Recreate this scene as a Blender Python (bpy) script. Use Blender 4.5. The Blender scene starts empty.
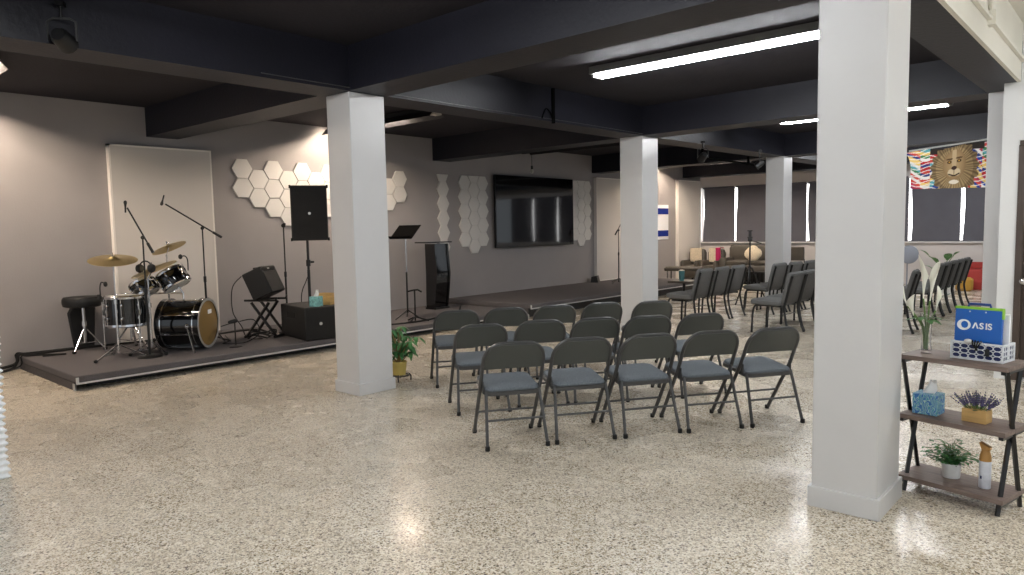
import bpy, math, random
from mathutils import Vector, Matrix
random.seed(7)
PI = math.pi
C = bpy.context.scene.collection
sc = bpy.context.scene

# ------------------------------------------------------------------ helpers
def lin(h):
    h = h.lstrip('#'); v = []
    for i in (0, 2, 4):
        c = int(h[i:i+2], 16) / 255
        v.append(c/12.92 if c <= .04045 else ((c+.055)/1.055)**2.4)
    return (*v, 1)

class MB:
    """collects shapes for ONE mesh"""
    def __init__(s): s.v = []; s.f = []
    def add(s, vs, fs, M=None):
        n = len(s.v)
        s.v += [tuple(M @ Vector(p)) if M else tuple(p) for p in vs]
        s.f += [tuple(i+n for i in f) for f in fs]
        return s
    def box(s, c, d, M=None):
        x, y, z = c; a, b, e = d[0]/2, d[1]/2, d[2]/2
        vs = [(x+i*a, y+j*b, z+k*e) for i in (-1, 1) for j in (-1, 1) for k in (-1, 1)]
        fs = [(0,1,3,2),(4,6,7,5),(0,4,5,1),(2,3,7,6),(0,2,6,4),(1,5,7,3)]
        return s.add(vs, fs, M)
    def prism(s, poly, z0, z1, M=None):
        n = len(poly)
        vs = [(x, y, z0) for x, y in poly] + [(x, y, z1) for x, y in poly]
        fs = [tuple(range(n-1, -1, -1)), tuple(range(n, 2*n))]
        fs += [(i, (i+1) % n, n+(i+1) % n, n+i) for i in range(n)]
        return s.add(vs, fs, M)
    def tube(s, pts, r, n=8, closed=False, M=None, flat=1.0):
        pts = [Vector(p) for p in pts]; m = len(pts); vs = []; fs = []
        rs = r if isinstance(r, (list, tuple)) else [r]*m
        up = None
        for i, p in enumerate(pts):
            if closed: t = (pts[(i+1) % m]-pts[i-1])
            else: t = pts[min(i+1, m-1)]-pts[max(i-1, 0)]
            t.normalize()
            if up is None:
                up = Vector((0,0,1)) if abs(t.z) < .9 else Vector((1,0,0))
            a = up - t*up.dot(t)
            if a.length < 1e-5: a = t.orthogonal()
            a.normalize(); b = t.cross(a); up = a
            for k in range(n):
                q = 2*PI*k/n
                vs.append(p + (a*math.cos(q) + b*math.sin(q)*flat)*rs[i])
        for i in range(m if closed else m-1):
            j = (i+1) % m
            for k in range(n):
                k2 = (k+1) % n
                fs.append((i*n+k, i*n+k2, j*n+k2, j*n+k))
        if not closed:
            fs.append(tuple(range(n-1, -1, -1))); fs.append(tuple((m-1)*n+k for k in range(n)))
        return s.add(vs, fs, M)
    def cyl(s, p, q, r, r2=None, n=16, M=None):
        return s.tube([p, q], [r, r if r2 is None else r2], n, M=M)
    def lathe(s, prof, n=24, M=None):
        vs = []; fs = []; m = len(prof)
        for r, z in prof:
            for k in range(n):
                a = 2*PI*k/n; vs.append((r*math.cos(a), r*math.sin(a), z))
        for i in range(m-1):
            for k in range(n):
                k2 = (k+1) % n
                fs.append((i*n+k, i*n+k2, (i+1)*n+k2, (i+1)*n+k))
        if abs(prof[0][0]-prof[-1][0]) < .01 and abs(prof[0][1]-prof[-1][1]) < .02 and prof[0][0] > .002:   # a ring
            if prof[0] != prof[-1]:
                for k in range(n): fs.append(((m-1)*n+k, (m-1)*n+(k+1) % n, (k+1) % n, k))
            return s.add(vs, fs, M)
        if prof[0][0] > 1e-4: fs.append(tuple(range(n-1, -1, -1)))
        if prof[-1][0] > 1e-4: fs.append(tuple((m-1)*n+k for k in range(n)))
        return s.add(vs, fs, M)
    def ball(s, c, r, n=12, M=None):
        r = r if isinstance(r, (tuple, list)) else (r, r, r)
        T = Matrix.Translation(c) @ Matrix.Diagonal((*r, 1))
        k = max(6, n//2+2)
        prof = [(max(1e-5, math.sin(PI*i/k)), -math.cos(PI*i/k)) for i in range(k+1)]
        return s.lathe(prof, n, (M @ T) if M else T)
    def loft(s, w, d, rad, rings, seg=5, M=None):
        """rounded-rectangle rings: (inset, z)"""
        vs = []; fs = []
        n = 4*(seg+1)
        for ins, z in rings:
            a, b = w/2-ins, d/2-ins; r = max(.001, min(rad, a, b) - ins*.3)
            for cx, cy, a0 in ((a-r, b-r, 0), (-a+r, b-r, PI/2), (-a+r, -b+r, PI), (a-r, -b+r, 1.5*PI)):
                for k in range(seg+1):
                    t = a0 + PI/2*k/seg
                    vs.append((cx+r*math.cos(t), cy+r*math.sin(t), z))
        m = len(rings)
        for i in range(m-1):
            for k in range(n):
                k2 = (k+1) % n
                fs.append((i*n+k, i*n+k2, (i+1)*n+k2, (i+1)*n+k))
        fs.append(tuple(range(n-1, -1, -1))); fs.append(tuple((m-1)*n+k for k in range(n)))
        return s.add(vs, fs, M)
    def cols(s, xs, lo, hi, off, th, M=None):
        """upright panel built of columns: lo(x), hi(x) heights, off(x, z) depth; thickness th"""
        vs = []; fs = []; m = 6
        for side in (0, 1):
            for x in xs:
                for k in range(m):
                    z = lo(x) + (hi(x)-lo(x))*k/(m-1)
                    vs.append((x, off(x, z) + (th/2 if side else -th/2), z))
        n = len(xs); N = n*m
        for i in range(n-1):
            for k in range(m-1):
                a, b, c, d = i*m+k, (i+1)*m+k, (i+1)*m+k+1, i*m+k+1
                fs.append((a, b, c, d)); fs.append((N+d, N+c, N+b, N+a))
            fs.append((i*m, N+i*m, N+(i+1)*m, (i+1)*m))
            fs.append((i*m+m-1, (i+1)*m+m-1, N+(i+1)*m+m-1, N+i*m+m-1))
        for i in (0, n-1):
            for k in range(m-1):
                q = (i*m+k, i*m+k+1, N+i*m+k+1, N+i*m+k)
                fs.append(q if i == 0 else q[::-1])
        return s.add(vs, fs, M)
    def leaf(s, p, d, L, w, droop=.3, fold=.15, n=4):
        """a leaf with a folded midrib starting at p along d"""
        p = Vector(p); d = Vector(d).normalized()
        side = d.cross(Vector((0,0,1)))
        if side.length < .05: side = Vector((1,0,0))
        side.normalize(); up = side.cross(d)
        vs = []; fs = []
        for i in range(n+1):
            t = i/n
            c = p + d*L*t + Vector((0,0,-droop*L*t*t))
            ww = w*math.sin(PI*min(.97, .06+t*.94))**.8
            vs += [c - side*ww + up*fold*ww, c, c + side*ww + up*fold*ww]
        for i in range(n):
            a = i*3
            fs += [(a, a+1, a+4, a+3), (a+1, a+2, a+5, a+4)]
        return s.add(vs, fs)
    def build(s, name, mat, parent=None, bevel=0, ang=38, seg=2):
        me = bpy.data.meshes.new(name)
        me.from_pydata([tuple(v) for v in s.v], [], s.f)
        me.validate(); me.update()
        me.polygons.foreach_set('use_smooth', [True]*len(me.polygons))
        me.set_sharp_from_angle(angle=math.radians(ang))
        if mat: me.materials.append(mat)
        o = bpy.data.objects.new(name, me); C.objects.link(o)
        if parent: o.parent = parent
        if bevel:
            b = o.modifiers.new('bevel', 'BEVEL'); b.width = bevel; b.segments = seg
            b.limit_method = 'ANGLE'; b.angle_limit = math.radians(40)
        return o

def at(loc, rz=0, rx=0, ry=0):
    return Matrix.Translation(loc) @ Matrix.Rotation(rz, 4, 'Z') @ Matrix.Rotation(rx, 4, 'X') @ Matrix.Rotation(ry, 4, 'Y')
def aim(p, d):
    """matrix with local z along d, at p"""
    return Matrix.Translation(p) @ Vector(d).to_track_quat('Z', 'Y').to_matrix().to_4x4()
def curve(pts, n=6):
    """Catmull-Rom through pts"""
    P = [Vector(p) for p in pts]; P = [P[0]] + P + [P[-1]]; out = []
    for i in range(1, len(P)-2):
        a, b, c, d = P[i-1:i+3]
        for k in range(n):
            t = k/n
            out.append(.5*((2*b) + (c-a)*t + (2*a-5*b+4*c-d)*t*t + (3*b-a-3*c+d)*t**3))
    out.append(P[-2]); return out

def tag(o, label, cat, group=None):
    o['label'] = label; o['category'] = cat
    if group: o['group'] = group
    return o
def thing(name, label, cat, loc=(0,0,0), rz=0, group=None):
    o = bpy.data.objects.new(name, None); C.objects.link(o); o.empty_display_size = .1
    o.location = loc; o.rotation_euler = (0, 0, rz)
    return tag(o, label, cat, group)
def struct(o): o['kind'] = 'structure'; return o
def dup(root, loc, rz, label, group=None):
    r = root.copy(); C.objects.link(r); r.location = loc; r.rotation_euler = (0, 0, rz); r['label'] = label
    if group: r['group'] = group
    for ch in list(root.children):
        c = ch.copy(); C.objects.link(c); c.parent = r
        for g in list(ch.children):
            d = g.copy(); C.objects.link(d); d.parent = c
    return r

# ------------------------------------------------------------------ materials
def mat(name, col, rough=.5, metal=0, spec=.5, noise=0, nscale=20, bump=0, bscale=200, emit=0, trans=0, alpha=1, coat=0, stretch=None):
    m = bpy.data.materials.new(name); m.use_nodes = True
    nt = m.node_tree; b = nt.nodes['Principled BSDF']
    col = lin(col) if isinstance(col, str) else (*col[:3], 1)
    b.inputs['Base Color'].default_value = col
    b.inputs['Roughness'].default_value = rough; b.inputs['Metallic'].default_value = metal
    b.inputs['Specular IOR Level'].default_value = spec
    b.inputs['Transmission Weight'].default_value = trans; b.inputs['Alpha'].default_value = alpha
    b.inputs['Coat Weight'].default_value = coat
    if emit:
        b.inputs['Emission Color'].default_value = col; b.inputs['Emission Strength'].default_value = emit
    tc = nt.nodes.new('ShaderNodeTexCoord'); src = tc.outputs['Object']
    if stretch:
        mp = nt.nodes.new('ShaderNodeMapping'); mp.inputs['Scale'].default_value = stretch
        nt.links.new(src, mp.inputs[0]); src = mp.outputs[0]
    if noise:
        n = nt.nodes.new('ShaderNodeTexNoise'); n.inputs['Scale'].default_value = nscale; n.inputs['Detail'].default_value = 4
        nt.links.new(src, n.inputs['Vector'])
        r = nt.nodes.new('ShaderNodeValToRGB')
        e = r.color_ramp.elements
        e[0].position = .3; e[1].position = .7
        e[0].color = (*[c*(1-noise) for c in col[:3]], 1); e[1].color = (*[min(1, c*(1+noise)) for c in col[:3]], 1)
        nt.links.new(n.outputs['Fac'], r.inputs[0]); nt.links.new(r.outputs[0], b.inputs['Base Color'])
    if bump:
        n = nt.nodes.new('ShaderNodeTexNoise'); n.inputs['Scale'].default_value = bscale; n.inputs['Detail'].default_value = 3
        nt.links.new(src, n.inputs['Vector'])
        u = nt.nodes.new('ShaderNodeBump'); u.inputs['Strength'].default_value = bump; u.inputs['Distance'].default_value = .01
        nt.links.new(n.outputs['Fac'], u.inputs['Height']); nt.links.new(u.outputs[0], b.inputs['Normal'])
    return m

def terrazzo():
    m = bpy.data.materials.new('terrazzo'); m.use_nodes = True
    nt = m.node_tree; N = nt.nodes; L = nt.links; b = N['Principled BSDF']
    tc = N.new('ShaderNodeTexCoord')
    def vor(scale, feat='F1', rnd=1):
        v = N.new('ShaderNodeTexVoronoi'); v.inputs['Scale'].default_value = scale; v.feature = feat
        v.inputs['Randomness'].default_value = rnd; L.new(tc.outputs['Object'], v.inputs['Vector']); return v
    def ramp(src, els, mode='CONSTANT'):
        r = N.new('ShaderNodeValToRGB'); r.color_ramp.interpolation = mode
        e = r.color_ramp.elements
        while len(e) < len(els): e.new(.5)
        for k, (p, c) in enumerate(els): e[k].position = p; e[k].color = lin(c) if isinstance(c, str) else (c, c, c, 1)
        L.new(src, r.inputs[0]); return r.outputs[0]
    def mix(f, a, c, mode='MIX', fac=None):
        x = N.new('ShaderNodeMix'); x.data_type = 'RGBA'; x.blend_type = mode
        if fac is not None: x.inputs[0].default_value = fac
        else: L.new(f, x.inputs[0])
        L.new(a, x.inputs[6]); L.new(c, x.inputs[7]); return x.outputs[2]
    def noise(scale, det=4):
        n = N.new('ShaderNodeTexNoise'); n.inputs['Scale'].default_value = scale; n.inputs['Detail'].default_value = det
        L.new(tc.outputs['Object'], n.inputs['Vector']); return n.outputs['Fac']
    cement = ramp(noise(7), [(.3, '#d6cab6'), (.7, '#e5dbc9')], 'LINEAR')
    def layer(base, scale, cut, cols):
        v = vor(scale)
        sep = N.new('ShaderNodeSeparateColor'); L.new(v.outputs['Color'], sep.inputs[0])
        c = ramp(sep.outputs[0], cols)
        # chip radius differs from chip to chip
        a = N.new('ShaderNodeMath'); a.operation = 'MULTIPLY_ADD'; a.inputs[1].default_value = cut*.6; a.inputs[2].default_value = cut*.4
        L.new(sep.outputs[1], a.inputs[0])
        d = N.new('ShaderNodeMath'); d.operation = 'LESS_THAN'
        L.new(v.outputs['Distance'], d.inputs[0]); L.new(a.outputs[0], d.inputs[1])
        return mix(d.outputs[0], base, c)
    c1 = layer(cement, 135, .8, [(0, '#9c8f7c'), (.3, '#ebe4d6'), (.55, '#b9a88d'), (.72, '#e0d7c6'), (.9, '#85786a')])
    c2 = layer(c1, 76, .6, [(0, '#b5a890'), (.2, '#5c5146'), (.30, '#ece5d8'), (.62, '#8f8270'), (.8, '#c8bca8')])
    big = ramp(noise(.55, 3), [(.35, .93), (.65, 1.0)], 'LINEAR')
    c3 = mix(None, c2, big, 'MULTIPLY', 1)
    br = N.new('ShaderNodeTexBrick'); br.offset = 0; br.inputs['Scale'].default_value = 1
    br.inputs['Brick Width'].default_value = 1.5; br.inputs['Row Height'].default_value = 1.5
    br.inputs['Mortar Size'].default_value = .006; br.inputs['Mortar Smooth'].default_value = .4
    br.inputs['Color1'].default_value = (1, 1, 1, 1); br.inputs['Color2'].default_value = (.97, .965, .96, 1); br.inputs['Mortar'].default_value = (.86, .84, .81, 1)
    L.new(tc.outputs['Object'], br.inputs['Vector'])
    c4 = mix(None, c3, br.outputs['Color'], 'MULTIPLY', 1)
    L.new(c4, b.inputs['Base Color'])
    rr = ramp(noise(2.2, 5), [(.3, .2), (.75, .36)], 'LINEAR'); L.new(rr, b.inputs['Roughness'])
    b.inputs['Specular IOR Level'].default_value = .5
    return m

def plaster(name, col, dirt=.06):
    return mat(name, col, rough=.62, spec=.3, noise=dirt, nscale=1.6, bump=.12, bscale=60)

M = dict(
    floor=terrazzo(),
    wall=plaster('taupe_paint', '#9e9998', .04), ceil=mat('charcoal_ceiling', '#28262c', .8, spec=.25, noise=.18, nscale=1.2, bump=.25, bscale=25),
    beam=mat('navy_beam', '#191922', .5, spec=.35, noise=.12, nscale=2, bump=.2, bscale=30),
    cream=plaster('cream_paint', '#e6e2d6', .04), white=plaster('white_paint', '#d8d8d6', .025),
    whitegloss=mat('white_gloss', '#cdcccb', .35, noise=.02, nscale=3, bump=.06, bscale=40),
    farwall=plaster('pale_paint', '#cfc9c6', .03),
    board=mat('board_cloth', '#d6d0ca', .8, spec=.2, bump=.1, bscale=300), boardedge=mat('board_edge', '#efe9e2', .6),
    hex=mat('hex_foam', '#dfdcd8', .85, spec=.2, bump=.25, bscale=220), hexgrey=mat('hex_foam_grey', '#dad7d3', .85, spec=.2, bump=.25, bscale=220),
    carpet=mat('stage_carpet', '#6b6768', .95, spec=.1, noise=.2, nscale=160, bump=.6, bscale=400),
    carpetside=mat('stage_carpet_side', '#5f5b5b', .95, spec=.1, noise=.16, nscale=40, bump=.6, bscale=400),
    alu=mat('aluminium_trim', '#d3d3d2', .35, metal=.6), chrome=mat('chrome', '#d8d8da', .16, metal=1),
    matt=mat('matt_black', '#0a0a0a', .95, spec=.04), black=mat('black_plastic', '#141415', .45, bump=.15, bscale=300), blackmetal=mat('black_metal', '#0f0f10', .35),
    grille=mat('speaker_grille', '#0d0d0e', .6, bump=.8, bscale=900), rubber=mat('black_rubber', '#0c0c0c', .8),
    vinylblk=mat('black_vinyl', '#0d0d0e', .55, bump=.2, bscale=120), lacquer=mat('black_lacquer', '#08080a', .08, coat=.6),
    drumhead=mat('amber_head', '#8d7243', .3, coat=.3), whitehead=mat('drum_head_white', '#d8d5cf', .5),
    brass=mat('cymbal_bronze', '#cdb884', .34, metal=1, bump=.1, bscale=80, stretch=(1,1,1)),
    screen=mat('tv_screen', '#030304', .06, coat=.5), tvframe=mat('tv_bezel', '#0a0a0b', .3),
    frame=mat('grey_enamel', '#4a4a4a', .38, metal=.3), vinyl=mat('olive_grey_vinyl', '#474a47', .5, bump=.15, bscale=160),
    pad=mat('blue_grey_fabric', '#656b70', .9, spec=.15, noise=.28, nscale=130, bump=.4, bscale=350),
    fabric=mat('grey_weave', '#6a6a69', .92, spec=.15, noise=.2, nscale=190, bump=.4, bscale=400),
    fabricdark=mat('dark_grey_weave', '#5f5d5b', .92, spec=.15, noise=.2, nscale=190, bump=.4, bscale=400),
    sofa=mat('olive_brown_leather', '#4f4a43', .5, noise=.1, nscale=8, bump=.15, bscale=90),
    creamcloth=mat('cream_throw', '#d9cbb3', .95, spec=.1, noise=.12, nscale=30, bump=.3, bscale=120),
    magenta=mat('magenta_cloth', '#b0305f', .9, spec=.1), teal=mat('teal_plastic', '#3f6f74', .5),
    blind=mat('charcoal_blind', '#66656c', .85, spec=.15, noise=.05, nscale=3, bump=.08, bscale=200),
    winframe=mat('white_window_frame', '#e4e2de', .45), glow=mat('daylit_glass', (1, 1, .98), emit=5),
    warm=mat('warm_tube', (1, .83, .66), emit=170), cool=mat('cool_tube', (.97, .985, 1), emit=155),
    housing=mat('white_housing', '#777776', .4), darkhousing=mat('painted_housing', '#151418', .6), pale=mat('dull_tube', '#b9b4aa', .4),
    navy=mat('navy_cloth', '#1f2f7c', .9, spec=.1), flagwhite=mat('white_cloth', '#e6e6ea', .9, spec=.1),
    wood=mat('grey_brown_wood', '#72625a', .55, noise=.28, nscale=9, bump=.1, bscale=30, stretch=(.6, 7, 7)),
    pine=mat('pine', '#c9a265', .6, noise=.14, nscale=9, stretch=(1, 1, 6)), kraft=mat('tan_wood', '#a98c5f', .6, noise=.12, nscale=14),
    leaf=mat('leaf_green', '#3f6b33', .45, noise=.35, nscale=18), leafdark=mat('leaf_dark', '#477a46', .4, noise=.4, nscale=30),
    leafvar=mat('variegated_leaf', '#5f8a55', .4, noise=.75, nscale=55), stem=mat('stem_green', '#5d7a3c', .5),
    lily=mat('lily_white', '#efeee0', .5), lavender=mat('lavender_flower', '#5a527a', .8, noise=.35, nscale=70),
    yellowpot=mat('yellow_pot', '#d9c26e', .45, noise=.06, nscale=9), whitepot=mat('white_ceramic', '#dcdcda', .3, noise=.08, nscale=22),
    tissueteal=mat('teal_print', '#7db7b5', .6, noise=.4, nscale=38), paper=mat('tissue_paper', '#f0f0ee', .85),
    blue=mat('folder_blue', '#1560b8', .32), green=mat('folder_green', '#8cc63a', .35), dkblue=mat('handle_blue', '#1d3f86', .4),
    label=mat('white_print', '#f4f5f6', .5), navyliner=mat('navy_liner', '#142357', .6), lattice=mat('white_lattice', '#dfe2e6', .4),
    tan=mat('bronze_cap', '#b98a4c', .35, metal=.2), can=mat('spray_can_white', '#d9dce4', .3, noise=.1, nscale=40),
    door=mat('dark_brown_door', '#43372f', .45, noise=.12, nscale=7, stretch=(6, 6, .5)),
    red=mat('red_cushion', '#a83a34', .8), yellow=mat('mustard_cushion', '#c99a3f', .8), fanblue=mat('fan_grey', '#8e929c', .4),
    wavy=mat('white_wave_board', '#eef0f2', .45), water=mat('glass', (1, 1, 1), .02, trans=1),
)
M['glow'].node_tree.nodes['Principled BSDF'].inputs['Base Color'].default_value = (.8, .8, .8, 1)

# blue floral tissue print and quilted TV etc. get small node tweaks
def print_mat():
    m = mat('blue_floral_print', '#6fa9cf', .55); nt = m.node_tree; b = nt.nodes['Principled BSDF']
    tc = nt.nodes.new('ShaderNodeTexCoord'); w = nt.nodes.new('ShaderNodeTexWave'); w.inputs['Scale'].default_value = 16
    w.inputs['Distortion'].default_value = 14; w.inputs['Detail Scale'].default_value = 1.6
    nt.links.new(tc.outputs['Object'], w.inputs['Vector'])
    r = nt.nodes.new('ShaderNodeValToRGB'); e = r.color_ramp.elements; e.new(.5); e.new(.7)
    for k, (p, c) in enumerate([(.2, '#2f6aa8'), (.42, '#86bfe0'), (.6, '#d8e3c4'), (.85, '#3f8fa8')]): e[k].position = p; e[k].color = lin(c)
    nt.links.new(w.outputs['Fac'], r.inputs[0]); nt.links.new(r.outputs[0], b.inputs['Base Color']); return m
M['floral'] = print_mat()

# ------------------------------------------------------------------ camera
P_F, P_YAW, P_PIT, P_ROL, H = 711.847, .7291972, .0824696, -.0192608, 1.5
cy, sy, cp, sp = math.cos(P_YAW), math.sin(P_YAW), math.cos(P_PIT), math.sin(P_PIT)
fw = Vector((-sy*cp, cy*cp, -sp)); r0 = Vector((cy, sy, 0)); u0 = r0.cross(fw)
cr, sr = math.cos(P_ROL), math.sin(P_ROL)
rt = cr*r0 + sr*u0; up = -sr*r0 + cr*u0
cam = bpy.data.objects.new('camera', bpy.data.cameras.new('camera')); C.objects.link(cam)
cam.matrix_world = Matrix(((rt.x, up.x, -fw.x, 0), (rt.y, up.y, -fw.y, 0), (rt.z, up.z, -fw.z, H), (0, 0, 0, 1)))
cam.data.sensor_width = 36; cam.data.lens = P_F*36/1024; cam.data.clip_end = 100
sc.camera = cam

# ------------------------------------------------------------------ room shell
W = -9.62; FAR = 18.93; CZ = 3.13; BZ = 2.74; ST = .15; S2 = .24
X1, Y0 = 4.2, -3.2
def sbox(name, lo, hi, m, bevel=0, parent=None):
    c = [(a+b)/2 for a, b in zip(lo, hi)]; d = [b-a for a, b in zip(lo, hi)]
    o = MB().box((0, 0, 0), d).build(name, m, parent, bevel); o.location = c
    return struct(o) if parent is None else o
sbox('floor', (W-.2, Y0, -.12), (X1, FAR+.2, 0), M['floor'])
bpy.data.objects['floor'].data.transform(Matrix.Translation((0, 0, 0)))
sbox('ceiling', (W-.2, Y0, CZ), (-1.1, FAR+.2, CZ+.15), M['ceil'])
sbox('ceiling', (-1.1, Y0, CZ+.12), (X1, FAR+.2, CZ+.27), M['cream'])
sbox('wall_left', (W-.2, Y0, 0), (W, FAR+.2, CZ), M['wall'])

# far wall with a ribbon of blinds, pale header and low wall below
fw_o = bpy.data.objects.new('wall_back', None)
w = MB(); w.box(((W-1.2)/2, FAR+.1, .5), (-1.2-W+.0, .2, 1.0)).box(((W-1.2)/2, FAR+.1, 2.85), (-1.2-W, .2, .6))
w.box(((W+.06)-.06, FAR+.1, 1.775), (.06, .2, 1.55))
struct(w.build('wall_back', M['farwall']))
bpy.data.objects.remove(fw_o)
edges = [-9.56, -8.57, -7.60, -6.62, -5.45, -4.25, -3.19, -2.13]
for i in range(len(edges)-1):
    a, b = edges[i], edges[i+1]
    f = MB()
    for x in (a+.004, b-.004): f.box((x, FAR+.11, 1.775), (.008, .05, 1.55))
    f.box(((a+b)/2, FAR+.06, 1.02), (b-a, .06, .05)).box(((a+b)/2, FAR+.06, 2.53), (b-a, .06, .05))
    f.box(((a+b)/2, FAR-.03, 1.0), (b-a, .12, .03))
    wn = struct(f.build('window_%d' % (i+1), M['winframe']))
    MB().box(((a+b)/2, FAR+.1, 1.775), (b-a-.03, .01, 1.5)).build('window_pane', M['glow'], wn)
    g = .012
    # roller blind with a slightly bowed edge, hung in front of the frame
    bl = MB(); n = 14
    vs = []; fs = []
    for k in range(n+1):
        t = k/n; z = 2.52 - t*1.50
        bow = .02*math.sin(PI*t*1.3 + i)
        for s_, x in ((0, a+.055+bow), (1, b-.004)):
            vs += [(x, FAR-.01, z), (x, FAR+.0, z)]
    for k in range(n):
        q = k*4; r = q+4
        fs += [(q, r, r+2, q+2), (q+1, q+3, r+3, r+1), (q, q+1, r+1, r), (q+2, r+2, r+3, q+3)]
    bl.add(vs, fs)
    rb = thing('roller_blind', ['charcoal blind at the far left corner behind the armchairs', 'charcoal blind behind the sofa with a bright gap on its left',
        'charcoal blind left of the far white column', 'charcoal blind right of the far white column', 'charcoal blind behind the large near column',
        'charcoal blind below the lion banner, left of the bright gap', 'charcoal blind at the right, beside the white corner column'][i], 'blind', (0, 0, 0), 0, 'charcoal window blinds')
    bl.build('cloth', M['blind'], rb)
    MB().cyl((a+.03, FAR-.005, 2.535), (b-.03, FAR-.005, 2.535), .022, n=10).build('roller', M['blind'], rb)
    MB().cyl((a+g, FAR-.005, 1.02), (b-g, FAR-.005, 1.02), .012, n=8).build('bottom_rail', M['blind'], rb)

# entry wall at the right with a dark door
RXZ = Matrix(((1, 0, 0, 0), (0, 0, 1, 0), (0, 1, 0, 0), (0, 0, 0, 1)))
wr = MB(); wr.prism([(-1.04, 0), (-.905, 0), (-.905, 2.215), (1.15, 2.215), (1.15, 0), (3.9, 0), (3.9, CZ+.12), (-.913, CZ+.12), (-.913, BZ), (-1.04, BZ)], 8.0, 8.2, RXZ)
struct(wr.build('wall_right', M['white']))
dr = struct(MB().box((.09, 8.06, 1.1), (1.9, .05, 2.15)).build('door_1', M['door'], bevel=.004))
MB().box((-.88, 8.03, 1.085), (.055, .09, 2.17)).box((.1, 8.03, 2.185), (2.0, .09, .05)).build('door_frame', M['door'], dr)
MB().box((-.56, 8.03, 1.3), (.03, .02, 1.4)).build('door_glass_bead', M['door'], dr)
h = MB(); h.cyl((-.835, 8.03, .93), (-.835, 7.97, .93), .012, n=10); h.ball((-.835, 7.955, .93), (.033, .025, .033))
h.build('door_knob', M['chrome'], dr)

def column(name, lo, hi, ztop, skirt=True):
    c = [(lo[0]+hi[0])/2, (lo[1]+hi[1])/2]; d = [hi[0]-lo[0], hi[1]-lo[1]]
    o = MB().box((0, 0, ztop/2), (d[0], d[1], ztop)).build(name, M['whitegloss'], bevel=.008)
    o.location = (*c, 0); struct(o)
    if skirt: MB().box((0, 0, .055), (d[0]+.03, d[1]+.03, .11)).build('column_skirting', M['whitegloss'], o, bevel=.004)
    return o
column('column', (-5.678, 3.845), (-5.325, 4.235), BZ)
column('column', (-5.60, 8.60), (-5.235, 9.02), BZ)
column('column', (-5.40, 13.25), (-5.06, 13.66), BZ)
column('column', (-1.285, 3.797), (-.962, 4.215), BZ)
column('column', (-1.225, 8.45), (-.9, 8.85), BZ, False)

def beam(poly, z0, z1, m='beam'):
    return struct(MB().prism(poly, z0, z1).build('ceiling_beam', M[m]))
# long beams over the column rows
near = [(-5.33, Y0), (-5.31, 3.83), (-5.235, 8.6), (-5.06, 13.3), (-4.9, FAR)]
beam(near + [(x-.40, y) for x, y in reversed(near)], BZ, CZ)
beam([(-1.30, Y0), (-.945, Y0), (-.945, 8.6), (-1.235, 8.6)], BZ, CZ+.02)
beam([(-1.235, 8.6), (-.945, 8.6), (-.945, FAR), (-1.235, FAR)], BZ, CZ)
# cream outer face of that beam, with its raised moulding
sbox('trim_1', (-.944, Y0, BZ), (-.915, 8.0, CZ+.12), M['cream'])
sbox('trim_2', (-.915, Y0, BZ+.17), (-.885, 8.0, BZ+.2), M['cream'])
cd = MB(); cd.box((-.895, 6.2, BZ+.19), (.06, .09, .1)); cd.tube(curve([(-.895, 6.2, BZ+.22), (-.86, 6.12, BZ+.4), (-.7, 6.0, CZ+.11)]), .02, 8)
tag(cd.build('conduit', M['cream']), 'cream painted conduit rising from the beam at top right', 'conduit')
# cross beams
beam([(W, 3.80), (-5.7, 3.84), (-5.7, 4.26), (W, 4.2)], BZ+.02, CZ)
beam([(-5.32, 3.84), (-1.29, 3.80), (-1.29, 4.22), (-5.32, 4.25)], BZ, CZ)
beam([(W, 8.70), (-5.62, 8.62), (-5.62, 9.03), (W, 9.12)], BZ, CZ)
beam([(-5.24, 8.60), (-1.23, 8.46), (-1.23, 8.86), (-5.24, 9.02)], BZ, CZ)
beam([(W, 13.6), (-5.5, 13.3), (-5.5, 13.7), (W, 14.0)], BZ, CZ)
beam([(-5.07, 13.28), (-1.2, 13.12), (-1.2, 13.5), (-5.07, 13.68)], BZ, CZ)
beam([(W, 17.9), (-1.2, 17.9), (-1.2, 18.3), (W, 18.3)], BZ+.06, CZ)
beam([(W, -1.0), (-1.29, -1.0), (-1.29, -.6), (W, -.6)], BZ, CZ)

# ------------------------------------------------------------------ stages
SX = -7.72
def stage(name, y0, y1, x1, zt, label):
    t = thing(name, label, 'stage', (0, 0, 0))
    d = MB(); d.box(((W+x1)/2, (y0+y1)/2, zt-.035), (x1-W-.004, y1-y0, .07))
    d.build('deck', M['carpet'], t, bevel=.012)
    MB().box(((W+x1-.06)/2, y0+.012, (zt-.07)/2), (x1-W-.07, .024, zt-.07)).build('side_skirt', M['carpetside'], t)
    MB().box((x1-.2, (y0+y1)/2+.06, (zt-.07)/2), (.02, y1-y0-.2, zt-.07)).build('gap_shade', M['black'], t)  # black sheet put in for the shade of the open gap under the deck
    MB().box((x1+.004, (y0+y1)/2, zt-.074), (.012, y1-y0, .018)).build('edge_trim', M['alu'], t)
    MB().box((x1+.004, y0+.012, zt-.045), (.014, .024, .06)).build('corner_trim', M['alu'], t)
    MB().box((x1-.06, y0-.003, .035), (.05, .008, .07)).build('corner_bracket', M['alu'], t)
    return t
stage('stage', 2.255, 8.93, SX, ST, 'low grey carpeted stage under the drum kit and loudspeakers')
stage('stage', 8.96, 15.2, -7.60, S2, 'slightly higher grey carpeted stage in front of the television')

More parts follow.
